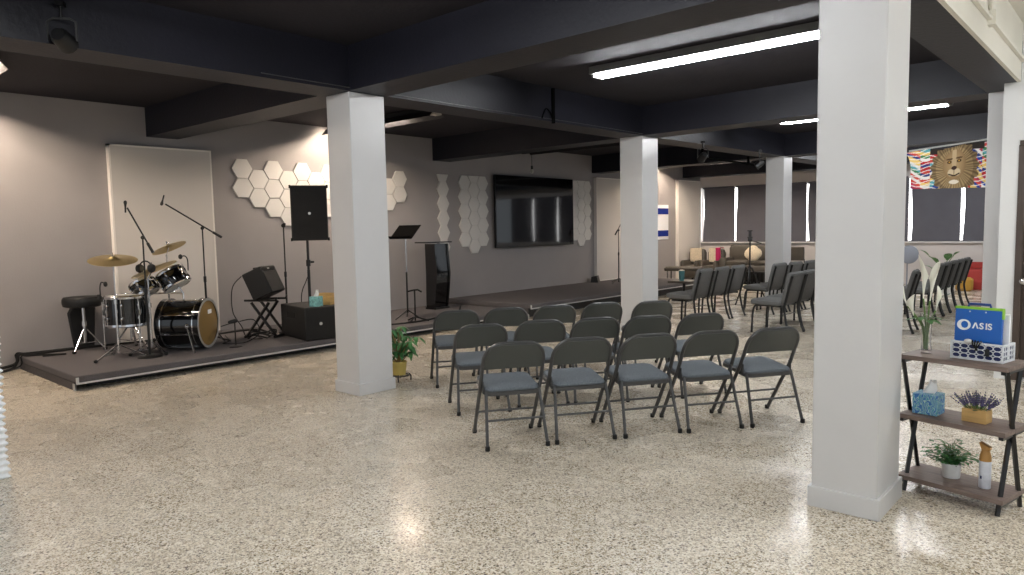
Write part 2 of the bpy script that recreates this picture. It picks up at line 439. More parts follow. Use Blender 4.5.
# ------------------------------------------------------------------ wall panels
def wall_board(y0, y1, z0, z1, label):
    t = thing('acoustic_board', label, 'board', (W, (y0+y1)/2, z0))
    MB().box((.046, 0, (z1-z0)/2), (.08, y1-y0-.02, z1-z0-.02)).build('panel', M['board'], t)
    f = MB(); hw = (y1-y0)/2; hh = z1-z0
    for y in (-hw+.011, hw-.011): f.box((.046, y, hh/2), (.086, .022, hh))
    for z in (.011, hh-.011): f.box((.046, 0, z), (.086, y1-y0, .022))
    f.build('edge', M['boardedge'], t)
    return t
wall_board(3.31, 4.595, ST, 2.63, 'tall off-white board against the wall behind the drums')
wall_board(13.66, 14.86, S2, 2.64, 'tall off-white board on the far stage behind the microphone stand')
wall_board(17.50, 18.80, 0, 2.73, 'tall off-white board in the far corner behind the armchairs')

ORD = ['top', 'second', 'third', 'fourth', 'fifth', 'sixth']
HR = .157; HH = .1345
def hexagon(y, z, m, label, group, cut=None, hr=HR):
    pts = [(hr*math.cos(PI/3*k), HH*.985*math.sin(PI/3*k)/math.sin(PI/3)) for k in range(6)]
    pts = [(a*.985, b) for a, b in pts]
    if cut == 'low': pts = [(a, b) for a, b in pts if b < .05]; pts = [(-hr*.97, 0.0)] + [(pts_) for pts_ in [(-hr*.5, -HH*.985), (hr*.5, -HH*.985)]] + [(hr*.97, 0.0)]
    R = Matrix(((0, 0, 1, 0), (1, 0, 0, 0), (0, 1, 0, 0), (0, 0, 0, 1)))
    o = MB().prism(pts, 0, .03, R).build('hexagon_panel', m, bevel=.004)
    o.location = (W+.001, y, z)
    return tag(o, label, 'wall panel', group)
g = 'white hexagons on the drum-side wall'
cl1 = [(5.064, [2.418, 2.148]), (5.306, [2.28, 2.01]), (5.546, [2.42, 2.148, 1.872]), (5.786, [2.285, 2.012, 1.742]), (6.026, [2.418, 2.148, 1.878]), (6.262, [2.288, 2.016, 1.745]), (6.50, [2.414, 2.144, 1.872])]
nm = ['far left', 'second from left', 'third from left', 'fourth from left', 'fifth from left', 'sixth from left', 'last before the column']
for (y, zs), cn in zip(cl1, nm):
    for k, z in enumerate(zs):
        hexagon(y, z, M['hex'], f'white hexagon panel, {ORD[k]} of the {cn} stack, near the black loudspeaker', g)
for y, zs, cn in ((7.662, [2.252, 1.982], 'touching the column'), (7.912, [2.386, 2.118], 'outer')):
    for k, z in enumerate(zs):
        hexagon(y, z, M['hex'], f'white hexagon panel, {["upper", "lower"][k]} of the {cn} pair right of the column', g)
g = 'hexagons in the single column above the lectern'
hexagon(8.905, 2.506, M['hexgrey'], 'half hexagon panel topping the single narrow column by the lectern', g, 'low', .145)
for k, z in enumerate([2.242, 1.977, 1.713, 1.45, 1.186]):
    hexagon(8.91, z, M['hexgrey'], f'hexagon panel, {["first", "second", "third", "fourth", "lowest"][k]} below the half one in the single column', g, None, .145)
def bank(ys, tops, side, g):
    for c, (y, z0, half) in enumerate(zip(ys, tops, (0, 1, 0))):
        cn = ['left', 'middle', 'right'][c]
        if half: hexagon(y, z0+.267, M['hexgrey'], f'half hexagon panel at the top of the middle column {side}', g, 'low')
        for k in range(5):
            hexagon(y, z0-.267*k, M['hexgrey'], f'hexagon panel, {ORD[k]} of the {cn} column {side}', g)
bank((9.455, 9.70, 9.94), (2.378, 2.244, 2.378), 'left of the television', 'hexagons left of the television')
bank((12.90, 13.14, 13.38), (2.41, 2.28, 2.41), 'right of the television', 'hexagons right of the television')

tv = thing('television', 'huge black wall television between the two hexagon banks', 'television', (W, 11.47, 1.84))
MB().box((.085, 0, 0), (.05, 2.52, 1.43)).build('bezel', M['tvframe'], tv, bevel=.006)
MB().box((.1115, 0, .005), (.004, 2.49, 1.40)).build('screen', M['screen'], tv)
MB().box((.03, 0, 0), (.06, .8, .5)).build('wall_mount', M['blackmetal'], tv)

fl = MB(); n = 16
def wave(y): return .012*math.sin(y*9)
def strip(mb, y0, y1, z0, z1, x):
    vs = []; fs = []
    for k in range(n+1):
        y = y0+(y1-y0)*k/n
        for d in (0, .006):
            for zz in (z0, z1): vs.append((x+d+abs(wave(y)), y, zz+.02*math.sin((y-15.5)*1.2)))
    for k in range(n):
        a = k*4; b = a+4
        fs += [(a, a+1, b+1, b), (a+2, b+2, b+3, a+3), (a, b, b+2, a+2), (a+1, a+3, b+3, b+1)]
    fs += [(0, 2, 3, 1), (n*4, n*4+1, n*4+3, n*4+2)]
    mb.add(vs, fs)
flag = thing('flag', 'white flag with two navy stripes on the far wall', 'flag', (0, 0, 0))
m_ = MB(); strip(m_, 15.5, 17.08, 1.12, 2.03, W+.012); m_.build('cloth', M['flagwhite'], flag)
for z in (1.78, 1.2): m_ = MB(); strip(m_, 15.51, 17.06, z, z+.16, W+.02); m_.build('stripe', M['navy'], flag)

# ------------------------------------------------------------------ ceiling lamps
def strip_lamp(loc, L, tube, house, label, group, shade=False, lit=0):
    t = thing('fluorescent_lamp', label, 'lamp', (loc[0], loc[1], loc[2]-.002), group=group)
    MB().box((0, 0, -.037 if not shade else -.03), (L, .21 if not shade else .07, .074 if not shade else .06)).build('housing', house, t, bevel=.004)
    l0 = -L/2+.05; l1 = (L/2-.05) if not lit else -L/2+lit
    if shade:   # trough reflector whose sides cut the light off
        s_ = MB()
        R_ = [(-.135, -.145), (-.06, -.06), (.06, -.06), (.135, -.145), (.13, -.148), (.056, -.068), (-.056, -.068), (-.13, -.148)]
        vs = [(x, a, b) for x in (-L/2, L/2) for a, b in R_]
        fs = [(i, (i+1) % 8, 8+(i+1) % 8, 8+i) for i in range(8)]
        s_.add(vs, fs).build('reflector', house, t)
    else:
        for x in (-L/2+.02, L/2-.02): MB().box((x, 0, -.08), (.03, .14, .045)).build('lampholder', house, t)
    for y in (-.058, .058) if not shade else (-.04, .04):
        MB().cyl((l0, y, -.092), (l1, y, -.092), .0095 if not shade else .015, n=8).build('tube', tube, t)
    if lit: MB().box((L/2-.05, 0, -.1), (.12, .15, .04)).build('end_cap', M['pale'], t)
    return t
strip_lamp((-3.11, 6.19, CZ), 2.44, M['cool'], M['housing'], 'lit twin-tube ceiling lamp nearest, above the folding chairs', 'lit strip lamps')
strip_lamp((-3.17, 11.12, CZ), 2.3, M['cool'], M['housing'], 'lit twin-tube ceiling lamp farther back, passing behind the big column', 'lit strip lamps')
strip_lamp((-3.06, 1.4, CZ), 2.44, M['cool'], M['housing'], 'lit twin-tube ceiling lamp over the open floor in front', 'lit strip lamps')
strip_lamp((-3.06, 15.9, CZ), 2.44, M['cool'], M['housing'], 'twin-tube ceiling lamp beyond the lion banner', 'lit strip lamps')
strip_lamp((1.6, 1.6, CZ+.12), 2.44, M['cool'], M['housing'], 'lit twin-tube ceiling lamp in the entry area', 'lit strip lamps')
strip_lamp((1.6, 5.6, CZ+.12), 2.44, M['cool'], M['housing'], 'lit twin-tube ceiling lamp by the entry door', 'lit strip lamps')
strip_lamp((-8.55, 1.72, CZ), 2.0, M['warm'], M['darkhousing'], 'dark shaded ceiling lamp at upper left with its lit end showing', 'shaded stage lamps', True)
strip_lamp((-8.25, 6.45, CZ), 2.45, M['warm'], M['darkhousing'], 'dark shaded ceiling lamp over the stage behind the left column', 'shaded stage lamps', True, 1.74)
strip_lamp((-8.22, 11.05, CZ), 2.4, M['pale'], M['darkhousing'], 'unlit ceiling lamp in front of the television', 'shaded stage lamps', True)
strip_lamp((-8.22, 16.4, CZ), 2.4, M['warm'], M['darkhousing'], 'dark shaded ceiling lamp above the flag at the far end', 'shaded stage lamps', True)

# hanging bulb above the television
hb = thing('pendant_bulb', 'small bulb hanging on a cord above the television', 'bulb', (-9.3, 11.08, CZ))
MB().cyl((0, 0, 0), (0, 0, -.4), .006, n=6).build('cord', M['blackmetal'], hb)
b_ = MB(); b_.cyl((0, 0, -.38), (0, 0, -.45), .022, n=10); b_.build('socket', M['black'], hb)
MB().ball((0, 0, -.485), (.038, .038, .045)).build('bulb', M['pale'], hb)

def spotlight(loc, rz, tilt, label):
    t = thing('stage_spotlight', label, 'spotlight', loc, rz, 'small stage spotlights')
    MB().box((-.0, 0, -.01), (.05, .05, .03)).cyl((0, 0, 0), (0, 0, -.1), .009, n=8).build('mount', M['blackmetal'], t)
    k = MB(); k.tube([(-.085, 0, -.24), (-.085, 0, -.12), (-.05, 0, -.1), (.05, 0, -.1), (.085, 0, -.12), (.085, 0, -.24)], .008, 6); k.build('yoke', M['frame'], t)
    R = at((0, 0, -.23), 0, tilt) @ Matrix.Diagonal((.8, .8, .75, 1))
    MB().lathe([(.001, -.1), (.05, -.1), (.07, -.06), (.075, .08), (.082, .09), (.082, .1), (.06, .1), (.058, .06), (.001, .06)], 18, R).build('can', M['black'], t)
    MB().lathe([(.001, .062), (.055, .065), (.001, .07)], 16, R).build('lens', M['chrome'], t)
    return t
spotlight((-5.265, 1.60, BZ+.26), .9, -1.75, 'black spotlight on the beam at the upper left')
spotlight((-5.09, 10.1, BZ+.02), .9, -2.0, 'black spotlight on the beam in mid room, left of the far column')
spotlight((-5.04, 12.1, BZ+.02), 2.0, -2.2, 'black spotlight just left of the far column top')

# ------------------------------------------------------------------ folding chairs
def make_folding():
    t = thing('folding_chair', '', 'chair')
    dy = lambda z: -.06 - (z-.43)*.50 if z > .43 else .225 - .285*(z/.43)
    p = [(-.218, .225, .012), (-.217, dy(.43), .43), (-.214, dy(.60), .60)]
    for k in range(1, 9):
        a = PI/2*k/8; z = .60 + .124*math.sin(a); p.append((-.214+.125*(1-math.cos(a)), dy(z), z))
    p += [(-x, y, z) for x, y, z in reversed(p)]
    MB().tube(p, .0138, 8).build('back_frame', M['frame'], t)
    xs = [-.206+.412*k/16 for k in range(17)]
    hi = lambda x:   .60 + (.116 if abs(x) < .093 else .116*math.sqrt(max(0, 1-((abs(x)-.093)/.117)**2)))
    MB().cols(xs, lambda x: .535+.006*math.cos(x*8), hi, lambda x, z: dy(z)-.028*math.cos(x*7.2)+.004, .012).build('backrest', M['vinyl'], t, bevel=.003)
    T = at((0, .06, .365), 0, math.radians(5.5))
    MB().loft(.40, .385, .055, [(.012, 0), (0, .004), (0, .03), (.006, .035)], M=T).build('seat', M['frame'], t)
    MB().loft(.385, .37, .06, [(.0, .03), (-.004, .04), (.003, .052), (.03, .062), (.09, .068), (.15, .07)], M=T).build('seat_pad', M['pad'], t)
    for s in (-1, 1):
        MB().tube([(s*.213, -.225, .012), (s*.19, -.105, .385)], .0115, 8).build('leg', M['frame'], t)
        MB().box((s*.205, -.075, .405), (.006, .03, .09), None).build('hinge_plate', M['frame'], t)
    MB().cyl((-.205, -.168, .19), (.205, -.168, .19), .008, n=8).build('crossbar', M['frame'], t)
    MB().cyl((-.213, .098, .19), (.213, .098, .19), .008, n=8).build('crossbar', M['frame'], t)
    for s in (-1, 1):
        for q, y in ((.213, -.227), (.215, .227)):
            MB().lathe([(.015, 0), (.017, .004), (.016, .03), (.001, .032)], 10, at((s*q, y, 0))).build('foot_cap', M['rubber'], t)
    return t
fa = math.radians(56)
rowv = Vector((math.cos(fa), math.sin(fa), 0)); fwd = Vector((-math.sin(fa), math.cos(fa), 0))
rows = [('front', [(-3.349, 3.698), (-3.071, 4.111), (-2.785, 4.52), (-2.488, 4.912), (-2.194, 5.319)]),
        ('middle', None), ('back', None)]
rows[1] = ('middle', [(-4.171, 4.222), (-3.924, 4.689), (-3.634, 5.075), (-3.334, 5.431), (-3.032, 5.819)])
rows[2] = ('back', [(-5.059, 4.804), (-4.807, 5.231), (-4.543, 5.666), (-4.28, 6.11), (-3.925, 6.515)])
proto = None
place = ['leftmost', 'second from left', 'centre', 'second from right', 'rightmost']
rowname = {'front': 'nearest row', 'middle': 'middle row', 'back': 'farthest row'}
for rn, pts in rows:
    for k, (x, y) in enumerate(pts):
        lab = f'grey metal folding chair with padded seat, {place[k]} of the {rowname[rn]}'
        rz = fa + math.radians(random.uniform(-1.5, 1.5))
        if proto is None:
            proto = make_folding(); proto.location = (x, y, 0); proto.rotation_euler = (0, 0, rz); proto['label'] = lab; proto['group'] = 'grey folding chairs'
        else: dup(proto, (x, y, 0), rz, lab, 'grey folding chairs')

# ------------------------------------------------------------------ banquet chairs
def make_banquet(back_m):
    t = thing('banquet_chair', '', 'chair')
    T = at((0, .03, .40), 0, math.radians(2))
    MB().loft(.47, .46, .06, [(.02, -.01), (.004, 0), (0, .02), (.004, .045), (.03, .06), (.1, .067)], M=T).build('seat', M['fabric'], t)
    B = at((0, -.205, .41), 0, math.radians(90+14))
    # back cushion: outline in x / height, thickness towards the rear
    MB().loft(.475, .44, .055, [(.015, -.0), (.0, .008), (.0, .028), (.012, .045), (.05, .052)], M=at((0, -.205, .41), 0, math.radians(90+14)) @ Matrix.Translation((0, .225, -.025))).build('backrest', M['fabric'], t)
    bp = MB().loft(.38, .39, .03, [(0, 0), (0, .004), (.004, .007)], M=at((0, -.205, .41), 0, math.radians(90+14)) @ Matrix.Translation((0, .215, .024)))
    bp.build('back_panel', back_m, t)
    for s in (-1, 1):
        MB().tube(curve([(s*.205, -.343, .80), (s*.207, -.30, .64), (s*.208, -.258, .47), (s*.208, -.235, .38), (s*.21, -.238, .30), (s*.216, -.275, .12), (s*.222, -.315, .012)], 4), .0165, 8).build('leg', M['blackmetal'], t)
        MB().tube(curve([(s*.2, -.2, .385), (s*.205, .12, .385), (s*.207, .19, .36), (s*.212, .215, .25), (s*.218, .225, .012)], 4), .015, 8).build('leg', M['blackmetal'], t)
        MB().lathe([(.016, 0), (.018, .005), (.016, .02), (.001, .022)], 8, at((s*.222, -.316, 0))).build('foot_cap', M['rubber'], t)
        MB().lathe([(.016, 0), (.018, .005), (.016, .02), (.001, .022)], 8, at((s*.218, .225, 0))).build('foot_cap', M['rubber'], t)
    MB().cyl((-.2, -.215, .27), (.2, -.215, .27), .006, n=6).build('stretcher', M['blackmetal'], t)
    return t
bq = None
def banq(x, y, deg, label, group):
    global bq
    rz = math.radians(deg)
    if bq is None:
        bq = make_banquet(M['fabricdark']); bq.location = (x, y, 0); bq.rotation_euler = (0, 0, rz); bq['label'] = label; bq['group'] = group
        return bq
    return dup(bq, (x, y, 0), rz, label, group)
gp = 'grey padded banquet chairs'
for k in range(3):
    banq(-5.27+.02*k, 9.95+.54*k, 88, f'grey padded chair with black legs, {["nearest", "middle", "farthest"][k]} of the trio right of the middle column', gp)
for k in range(3):
    banq(-3.83+.0*k, 9.75+.54*k, 86, f'grey padded chair, {["nearest", "second", "third"][k]} of the row beside the big right column', gp)
for k in range(4):
    banq(-4.86+.065*k, 11.85+.545*k, 84, f'grey padded chair behind the tripod, {["nearest", "second", "third", "farthest"][k]} of its row', gp)
for k in range(5):
    banq(-2.66, 12.5+.54*k, 89, f'grey padded chair seen behind the lilies, {["nearest", "second", "third", "fourth", "farthest"][k]} of that row', gp)
banq(-2.62, 10.75, 95, 'grey padded chair standing alone behind the lilies, near the big column', gp)

# ------------------------------------------------------------------ lounge at the far end
def armchair(x, y, label, throw, mag=False):
    t = thing('armchair', label, 'armchair', (x, y, 0))
    MB().loft(.48, .62, .06, [(.01, .08), (0, .1), (0, .38), (.03, .42)], M=at((0, 0, 0))).build('seat', M['sofa'], t)
    MB().loft(.48, .2, .08, [(.01, .1), (0, .14), (0, .74), (.03, .82), (.07, .84)], M=at((0, .24, 0))).build('backrest', M['sofa'], t)
    for s in (-1, 1):
        MB().loft(.1, .62, .045, [(.005, .08), (0, .1), (0, .5), (.03, .55)], M=at((s*.2, -.02, 0))).build('armrest', M['sofa'], t)
        MB().box((s*.17, -.25, .04), (.05, .05, .08)).box((s*.17, .25, .04), (.05, .05, .08)).build('foot', M['blackmetal'], t)
    c = MB(); c.cols([-.17+.34*k/8 for k in range(9)], lambda x_: .5, lambda x_: .86, lambda x_, z: .115, .015)
    c.box((0, .22, .862), (.34, .22, .014))
    tw = tag(c.build('throw_blanket', M['creamcloth']), throw, 'blanket'); tw.location = (x, y, 0)
    if mag:
        q = MB(); q.cols([.03+.14*k/5 for k in range(6)], lambda x_: .46, lambda x_: .875, lambda x_, z: .10, .012); q.box((.1, .21, .876), (.14, .22, .012))
        mg = tag(q.build('scarf', M['magenta']), 'magenta cloth hung over the second armchair', 'cloth'); mg.location = (x, y, 0)
armchair(-9.25, 17.85, 'dark armchair in the far corner with a cream throw', 'cream throw over the corner armchair')
armchair(-8.72, 17.9, 'dark armchair left of the sofa with cream and magenta cloths', 'cream throw over the armchair beside the sofa', True)
sf = thing('sofa', 'dark olive leather sofa against the far windows', 'sofa', (-7.68, 18.1, 0))
MB().loft(1.5, .75, .06, [(.01, .1), (0, .13), (0, .4), (.03, .44)], M=at((0, -.05, 0))).build('base', M['sofa'], sf)
MB().loft(1.5, .24, .08, [(.01, .2), (0, .24), (0, .86), (.03, .94), (.08, .96)], M=at((0, .25, 0))).build('backrest', M['sofa'], sf)
for s in (-1, 1):
    MB().loft(.2, .8, .08, [(.005, .08), (0, .1), (0, .55), (.03, .62)], M=at((s*.68, -.05, 0))).build('armrest', M['sofa'], sf)
    MB().loft(.6, .58, .07, [(.02, .43), (0, .46), (0, .52), (.04, .56)], M=at((s*.3, -.12, 0))).build('seat_cushion', M['sofa'], sf)
    for y in (-.35, .25): MB().cyl((s*.6, y, 0), (s*.6, y, .11), .025, .03, 8).build('foot', M['blackmetal'], sf)
cu = MB(); cu.ball((0, 0, 0), (.19, .08, .19), 18)
for v_ in range(len(cu.v)):
    x_, y_, z_ = cu.v[v_]; k_ = 1+.35*(abs(x_)/.19*abs(z_)/.19); cu.v[v_] = (x_*k_, y_, z_*k_)
o = tag(cu.build('cushion', M['creamcloth']), 'cream cushion leaning on the right end of the sofa', 'cushion'); o.location = (-7.62, 17.93, .735); o.rotation_euler = (-.3, .7, 0)
ac = thing('padded_chair', 'dark grey padded chair right of the far column by the windows', 'chair', (-6.6, 18.25, 0))
MB().loft(.34, .07, .03, [(.01, .56), (0, .58), (0, .88), (.02, .9)]).build('backrest', M['sofa'], ac)
MB().loft(.42, .42, .06, [(.01, .4), (0, .42), (0, .46), (.03, .48)], M=at((0, -.25, 0))).build('seat', M['sofa'], ac)
for sx in (-.17, .17):
    for y in (0, -.42): MB().cyl((sx, y, 0), (sx, y, .41 if y else .6), .012, n=8).build('leg', M['blackmetal'], ac)
bn = thing('bench', 'low dark bench with thin legs in front of the armchairs', 'bench', (-8.72, 16.3, 0), .25)
MB().loft(.9, .5, .04, [(.01, .36), (0, .38), (0, .43), (.03, .46)]).build('seat', M['sofa'], bn)
for sx in (-.38, .38):
    for y in (-.19, .19): MB().cyl((sx, y, 0), (sx, y, .37), .014, n=8).build('leg', M['chrome'] if sx < 0 and y < 0 else M['blackmetal'], bn)
bx = thing('storage_crate', 'low black slatted crate in front of the sofa', 'crate', (-7.35, 17.3, 0))
MB().box((0, 0, .3), (.7, .36, .03)).box((0, 0, .02), (.7, .36, .04)).box((0, .17, .16), (.7, .02, .28)).build('shelf_box', M['black'], bx)
for k in range(8): MB().box((-.33+.094*k, -.165, .16), (.03, .02, .27)).build('slat', M['blackmetal'], bx)
lt = thing('side_table', 'low dark side table right of the middle column', 'table', (-6.9, 12.9, 0))
MB().loft(.5, .5, .04, [(.005, .36), (0, .37), (0, .39), (.01, .4)]).build('table_top', M['sofa'], lt)
MB().box((0, 0, .02), (.36, .36, .04)).cyl((0, 0, .03), (0, 0, .37), .03, n=12).build('pedestal', M['blackmetal'], lt)
tc_ = thing('tumbler', 'teal tumbler on the low table right of the middle column', 'tumbler', (-6.9, 12.8, .4))
MB().lathe([(.001, 0), (.05, 0), (.06, .2), (.055, .2), (.046, .02), (.001, .02)], 18).build('cup', M['teal'], tc_)
MB().lathe([(.06, .198), (.062, .21), (.02, .225), (.001, .226)], 18).build('lid', M['pale'], tc_)

rc = thing('lounge_chair', 'red upholstered low chair by the far wall at right', 'seat', (-2.72, 18.2, 0))
MB().loft(.42, .42, .04, [(.01, 0), (0, .02), (0, .4), (.03, .44)]).build('body', M['red'], rc)
MB().loft(.40, .08, .04, [(.01, .4), (0, .42), (0, .55), (.02, .58)], M=at((0, .17, 0))).build('backrest', M['red'], rc)
yc = tag(MB().loft(.3, .3, .06, [(.03, 0), (0, .03), (0, .24), (.05, .28)]).build('pouffe', M['yellow']), 'mustard yellow pouffe in front of the red seat', 'pouffe'); yc.location = (-2.88, 17.7, 0)
fn = thing('standing_fan', 'grey standing fan half hidden by the big column', 'fan', (-3.87, 17.2, 0), .6)
MB().lathe([(.001, 0), (.2, 0), (.2, .02), (.05, .04), (.001, .05)], 20).build('base', M['fanblue'], fn)
MB().cyl((0, 0, .03), (0, 0, .7), .015, n=8).build('pole', M['fanblue'], fn)
MB().lathe([(.001, -.06), (.1, -.06), (.19, -.03), (.2, 0), (.19, .03), (.1, .06), (.001, .06)], 24, at((0, -.08, .78), 0, PI/2)).build('guard', M['fanblue'], fn)
pp = thing('potted_plant', 'variegated leafy plant behind the right-hand chair row', 'plant', (-3.05, 16.6, 0))
MB().lathe([(.001, 0), (.13, 0), (.17, .3), (.18, .32), (.16, .32), (.15, .27), (.001, .27)], 20).build('pot', M['whitepot'], pp)
s_ = MB(); l_ = MB()
for (dx, dz, px, w_, L_) in ((-.28, .78, -.4, .085, .34), (-.12, .62, -.2, .08, .3), (.16, .80, .5, .06, .24), (.05, .7, .1, .08, .28), (.2, .55, .4, .07, .26), (-.2, .5, -.5, .08, .3)):
    s_.tube(curve([(0, 0, .27), (dx*.4, -.02, .27+dz*.45), (dx, -.05, dz)], 5), .008, 6)
    l_.leaf((dx, -.05, dz), (px, -.25, .55), L_, w_, .4)
s_.build('stem', M['stem'], pp); l_.build('foliage', M['leafvar'], pp)

# phone tripod
tp = thing('tripod', 'black tripod with a phone mount among the grey chairs', 'tripod', (-4.86, 11.42, 0), .3)
tp.location = (-5.35, 12.45, 0)
for k in range(3):
    a = 2*PI*k/3+.4
    MB().tube([(.03*math.cos(a), .03*math.sin(a), .72), (.34*math.cos(a), .34*math.sin(a), .01)], .012, 8).build('leg', M['blackmetal'], tp)
    MB().cyl((.03*math.cos(a), .03*math.sin(a), .35), (.19*math.cos(a), .19*math.sin(a), .36), .006, n=6).build('brace', M['blackmetal'], tp)
MB().cyl((0, 0, .3), (0, 0, 1.2), .014, n=10).ball((0, 0, .72), .035).build('centre_column', M['blackmetal'], tp)
MB().box((0, 0, 1.22), (.07, .06, .06)).tube([(0, 0, 1.2), (.1, -.02, 1.18), (.2, -.05, 1.15)], .009, 6).build('pan_head', M['black'], tp)
MB().box((0, 0, 1.31), (.05, .02, .14)).box((0, -.005, 1.38), (.09, .03, .02)).box((0, -.005, 1.26), (.09, .03, .02)).build('phone_clamp', M['black'], tp)

# ------------------------------------------------------------------ lion banner
def lion_color(u, v):
    """u across (0 left .. 1 right), v up"""
    rnd = random.Random(int(u*9)*131 + int(v*13 + 3*math.sin(u*9))*17)
    pal = ['#b8302f', '#2b4a9b', '#e5e2dd', '#c94a3d', '#3f7d52', '#e0c070', '#2f3f7a', '#d8d4d0', '#a83a50', '#5aa0a8']
    c = lin(pal[rnd.randrange(len(pal))])[:3]
    if math.sin(v*70+u*11+3*math.sin(u*20)) > .8: c = lin('#e8e4df')[:3]
    if u > .22 and u < .8 and v > .86: c = lin('#2f2a27')[:3]
    du, dv = (u-.487)/.25, (v-.47)/.62
    R = math.hypot(du, dv); a = math.atan2(dv, du)
    if R < 1 + .06*math.sin(a*17):
        s = .5+.5*math.sin(a*46+R*5+2*math.sin(a*9))
        base = Vector(lin('#6e5a40')[:3]).lerp(Vector(lin('#b39a70')[:3]), s*.8)
        if R > .8: base = base.lerp(Vector(lin('#4a3c2c')[:3]), .45)
        c = tuple(base)
    fu, fv = (u-.487)/.125, (v-.56)/.36
    F = math.hypot(fu, fv)
    if F < 1:
        base = Vector(lin('#a98e68')[:3]).lerp(Vector(lin('#8a7050')[:3]), F*F)
        if abs(fu) < .17 and fv > -.3: base = Vector(lin('#bba380')[:3])
        for s in (-1, 1):
            if math.hypot((fu-s*.42)/.2, (fv-.22)/.1) < 1: base = Vector(lin('#2c2018')[:3])
            if math.hypot((fu-s*.42)/.07, (fv-.22)/.05) < 1: base = Vector(lin('#b98c3a')[:3])
            if math.hypot((fu-s*.42)/.3, (fv-.42)/.07) < 1: base = Vector(lin('#5b4630')[:3])
            if math.hypot((fu-s*.28)/.28, (fv+.5)/.24) < 1: base = Vector(lin('#c9b797')[:3])
        if math.hypot(fu/.24, (fv+.2)/.13) < 1: base = Vector(lin('#3b2a22')[:3])
        if abs(fu) < .03 and -.62 < fv < -.25: base = Vector(lin('#3b2a22')[:3])
        if abs(fv+.66+.06*math.cos(fu*6)) < .05 and abs(fu) < .5: base = Vector(lin('#33251d')[:3])
        c = tuple(base)
    if math.hypot((u-.487)/.055, (v-.15)/.05) < 1: c = lin('#ded6c6')[:3]
    return (*c, 1)
def banner():
    t = thing('lion_banner', 'flag-coloured banner with a lion face hung from the ceiling beam', 'banner', (0, 0, 0))
    n, m = 150, 96; x0, x1 = -2.92, -1.66
    vs = []; fs = []; cols = []
    for j in range(m+1):
        v = j/m
        for i in range(n+1):
            u = i/n
            x = x0 + (x1-x0)*u
            zt = 2.60+.105*u + .015*math.sin(u*12); zb = 2.015-.03*u
            x -= .08*max(0, 1-u*9)*(v**6)
            z = zb+(zt-zb)*v
            vs.append((x, 13.02+.018*math.sin(u*19)+.012*math.sin(u*7+v*3), z)); cols.append(lion_color(u, v))
    for j in range(m):
        for i in range(n):
            a = j*(n+1)+i; fs.append((a, a+1, a+n+2, a+n+1))
    o = MB().add(vs, fs).build('cloth', None, t, ang=180)
    ca = o.data.color_attributes.new('print', 'FLOAT_COLOR', 'POINT')
    ca.data.foreach_set('color', [q for c in cols for q in c])
    mm = mat('banner_print', '#888888', .85, spec=.15); nt = mm.node_tree
    at_ = nt.nodes.new('ShaderNodeVertexColor'); at_.layer_name = 'print'
    nt.links.new(at_.outputs[0], nt.nodes['Principled BSDF'].inputs['Base Color']); o.data.materials.append(mm)
    so = o.modifiers.new('thick', 'SOLIDIFY'); so.thickness = .003
    MB().cyl((-2.95, 13.04, 2.63), (-1.66, 13.04, 2.735), .014, n=8).build('rod', M['alu'], t)
banner()

# ------------------------------------------------------------------ drum kit (stands on the low stage)
def tripod_legs(t, R, z0, m, n=3, a0=0, name='leg', cap=True):
    for k in range(n):
        a = a0 + 2*PI*k/n
        ca, sa = math.cos(a), math.sin(a)
        MB().tube([(.02*ca, .02*sa, z0), (R*.93*ca, R*.93*sa, .02)], .009, 8, flat=1.6).tube([(.02*ca, .02*sa, z0*.35), (R*.55*ca, R*.55*sa, z0*.45)], .006, 6).build(name, m, t)
        if cap: MB().ball((R*.97*ca, R*.97*sa, .018), (.022, .022, .018), 10).build('foot_cap', M['rubber'], t)
def cymbal_stand(loc, tip, R, tilt, rot, label, a0=0, spread=.3):
    """stand at loc, cymbal centre at tip (world), tilted by tilt towards rot"""
    t = thing('cymbal_stand', label, 'cymbal', loc)
    tripod_legs(t, spread, .15, M['chrome'], a0=a0)
    d = Vector(tip)-Vector(loc); hz = math.hypot(d.x, d.y)
    if hz < .05:
        MB().cyl((0, 0, .08), (0, 0, d.z*.6), .0125, n=10).cyl((0, 0, d.z*.6), (0, 0, d.z+.04), .008, n=8).build('pole', M['chrome'], t)
    else:
        top = d.z-.10
        MB().cyl((0, 0, .08), (0, 0, top*.6), .0125, n=10).cyl((0, 0, top*.6), (0, 0, top), .009, n=8).build('pole', M['chrome'], t)
        e = Vector((d.x, d.y, 0)).normalized()
        a = Vector((0, 0, top)) - (d-Vector((0, 0, top))).normalized()*.06
        MB().tube([a, (0, 0, top), d], .008, 8).build('boom_arm', M['chrome'], t)
    MB().cyl((0, 0, d.z*.55), (0, 0, d.z*.55+.05), .02, n=10).build('clamp', M['chrome'], t)
    ax = Vector((math.cos(rot)*math.sin(tilt), math.sin(rot)*math.sin(tilt), math.cos(tilt)))
    A = aim(d, ax)
    prof = [(.001, .034), (.02, .033), (.04, .02), (.05, .012), (R*.5, .006), (R, -.012), (R, -.014), (R*.5, .003), (.05, .009), (.04, .016), (.001, .03)]
    MB().lathe(prof, 40, A).build('cymbal', M['brass'], t)
    MB().lathe([(.018, .034), (.018, .045), (.007, .046), (.007, .075), (.001, .076)], 10, A).build('wing_nut', M['chrome'], t)
    return t
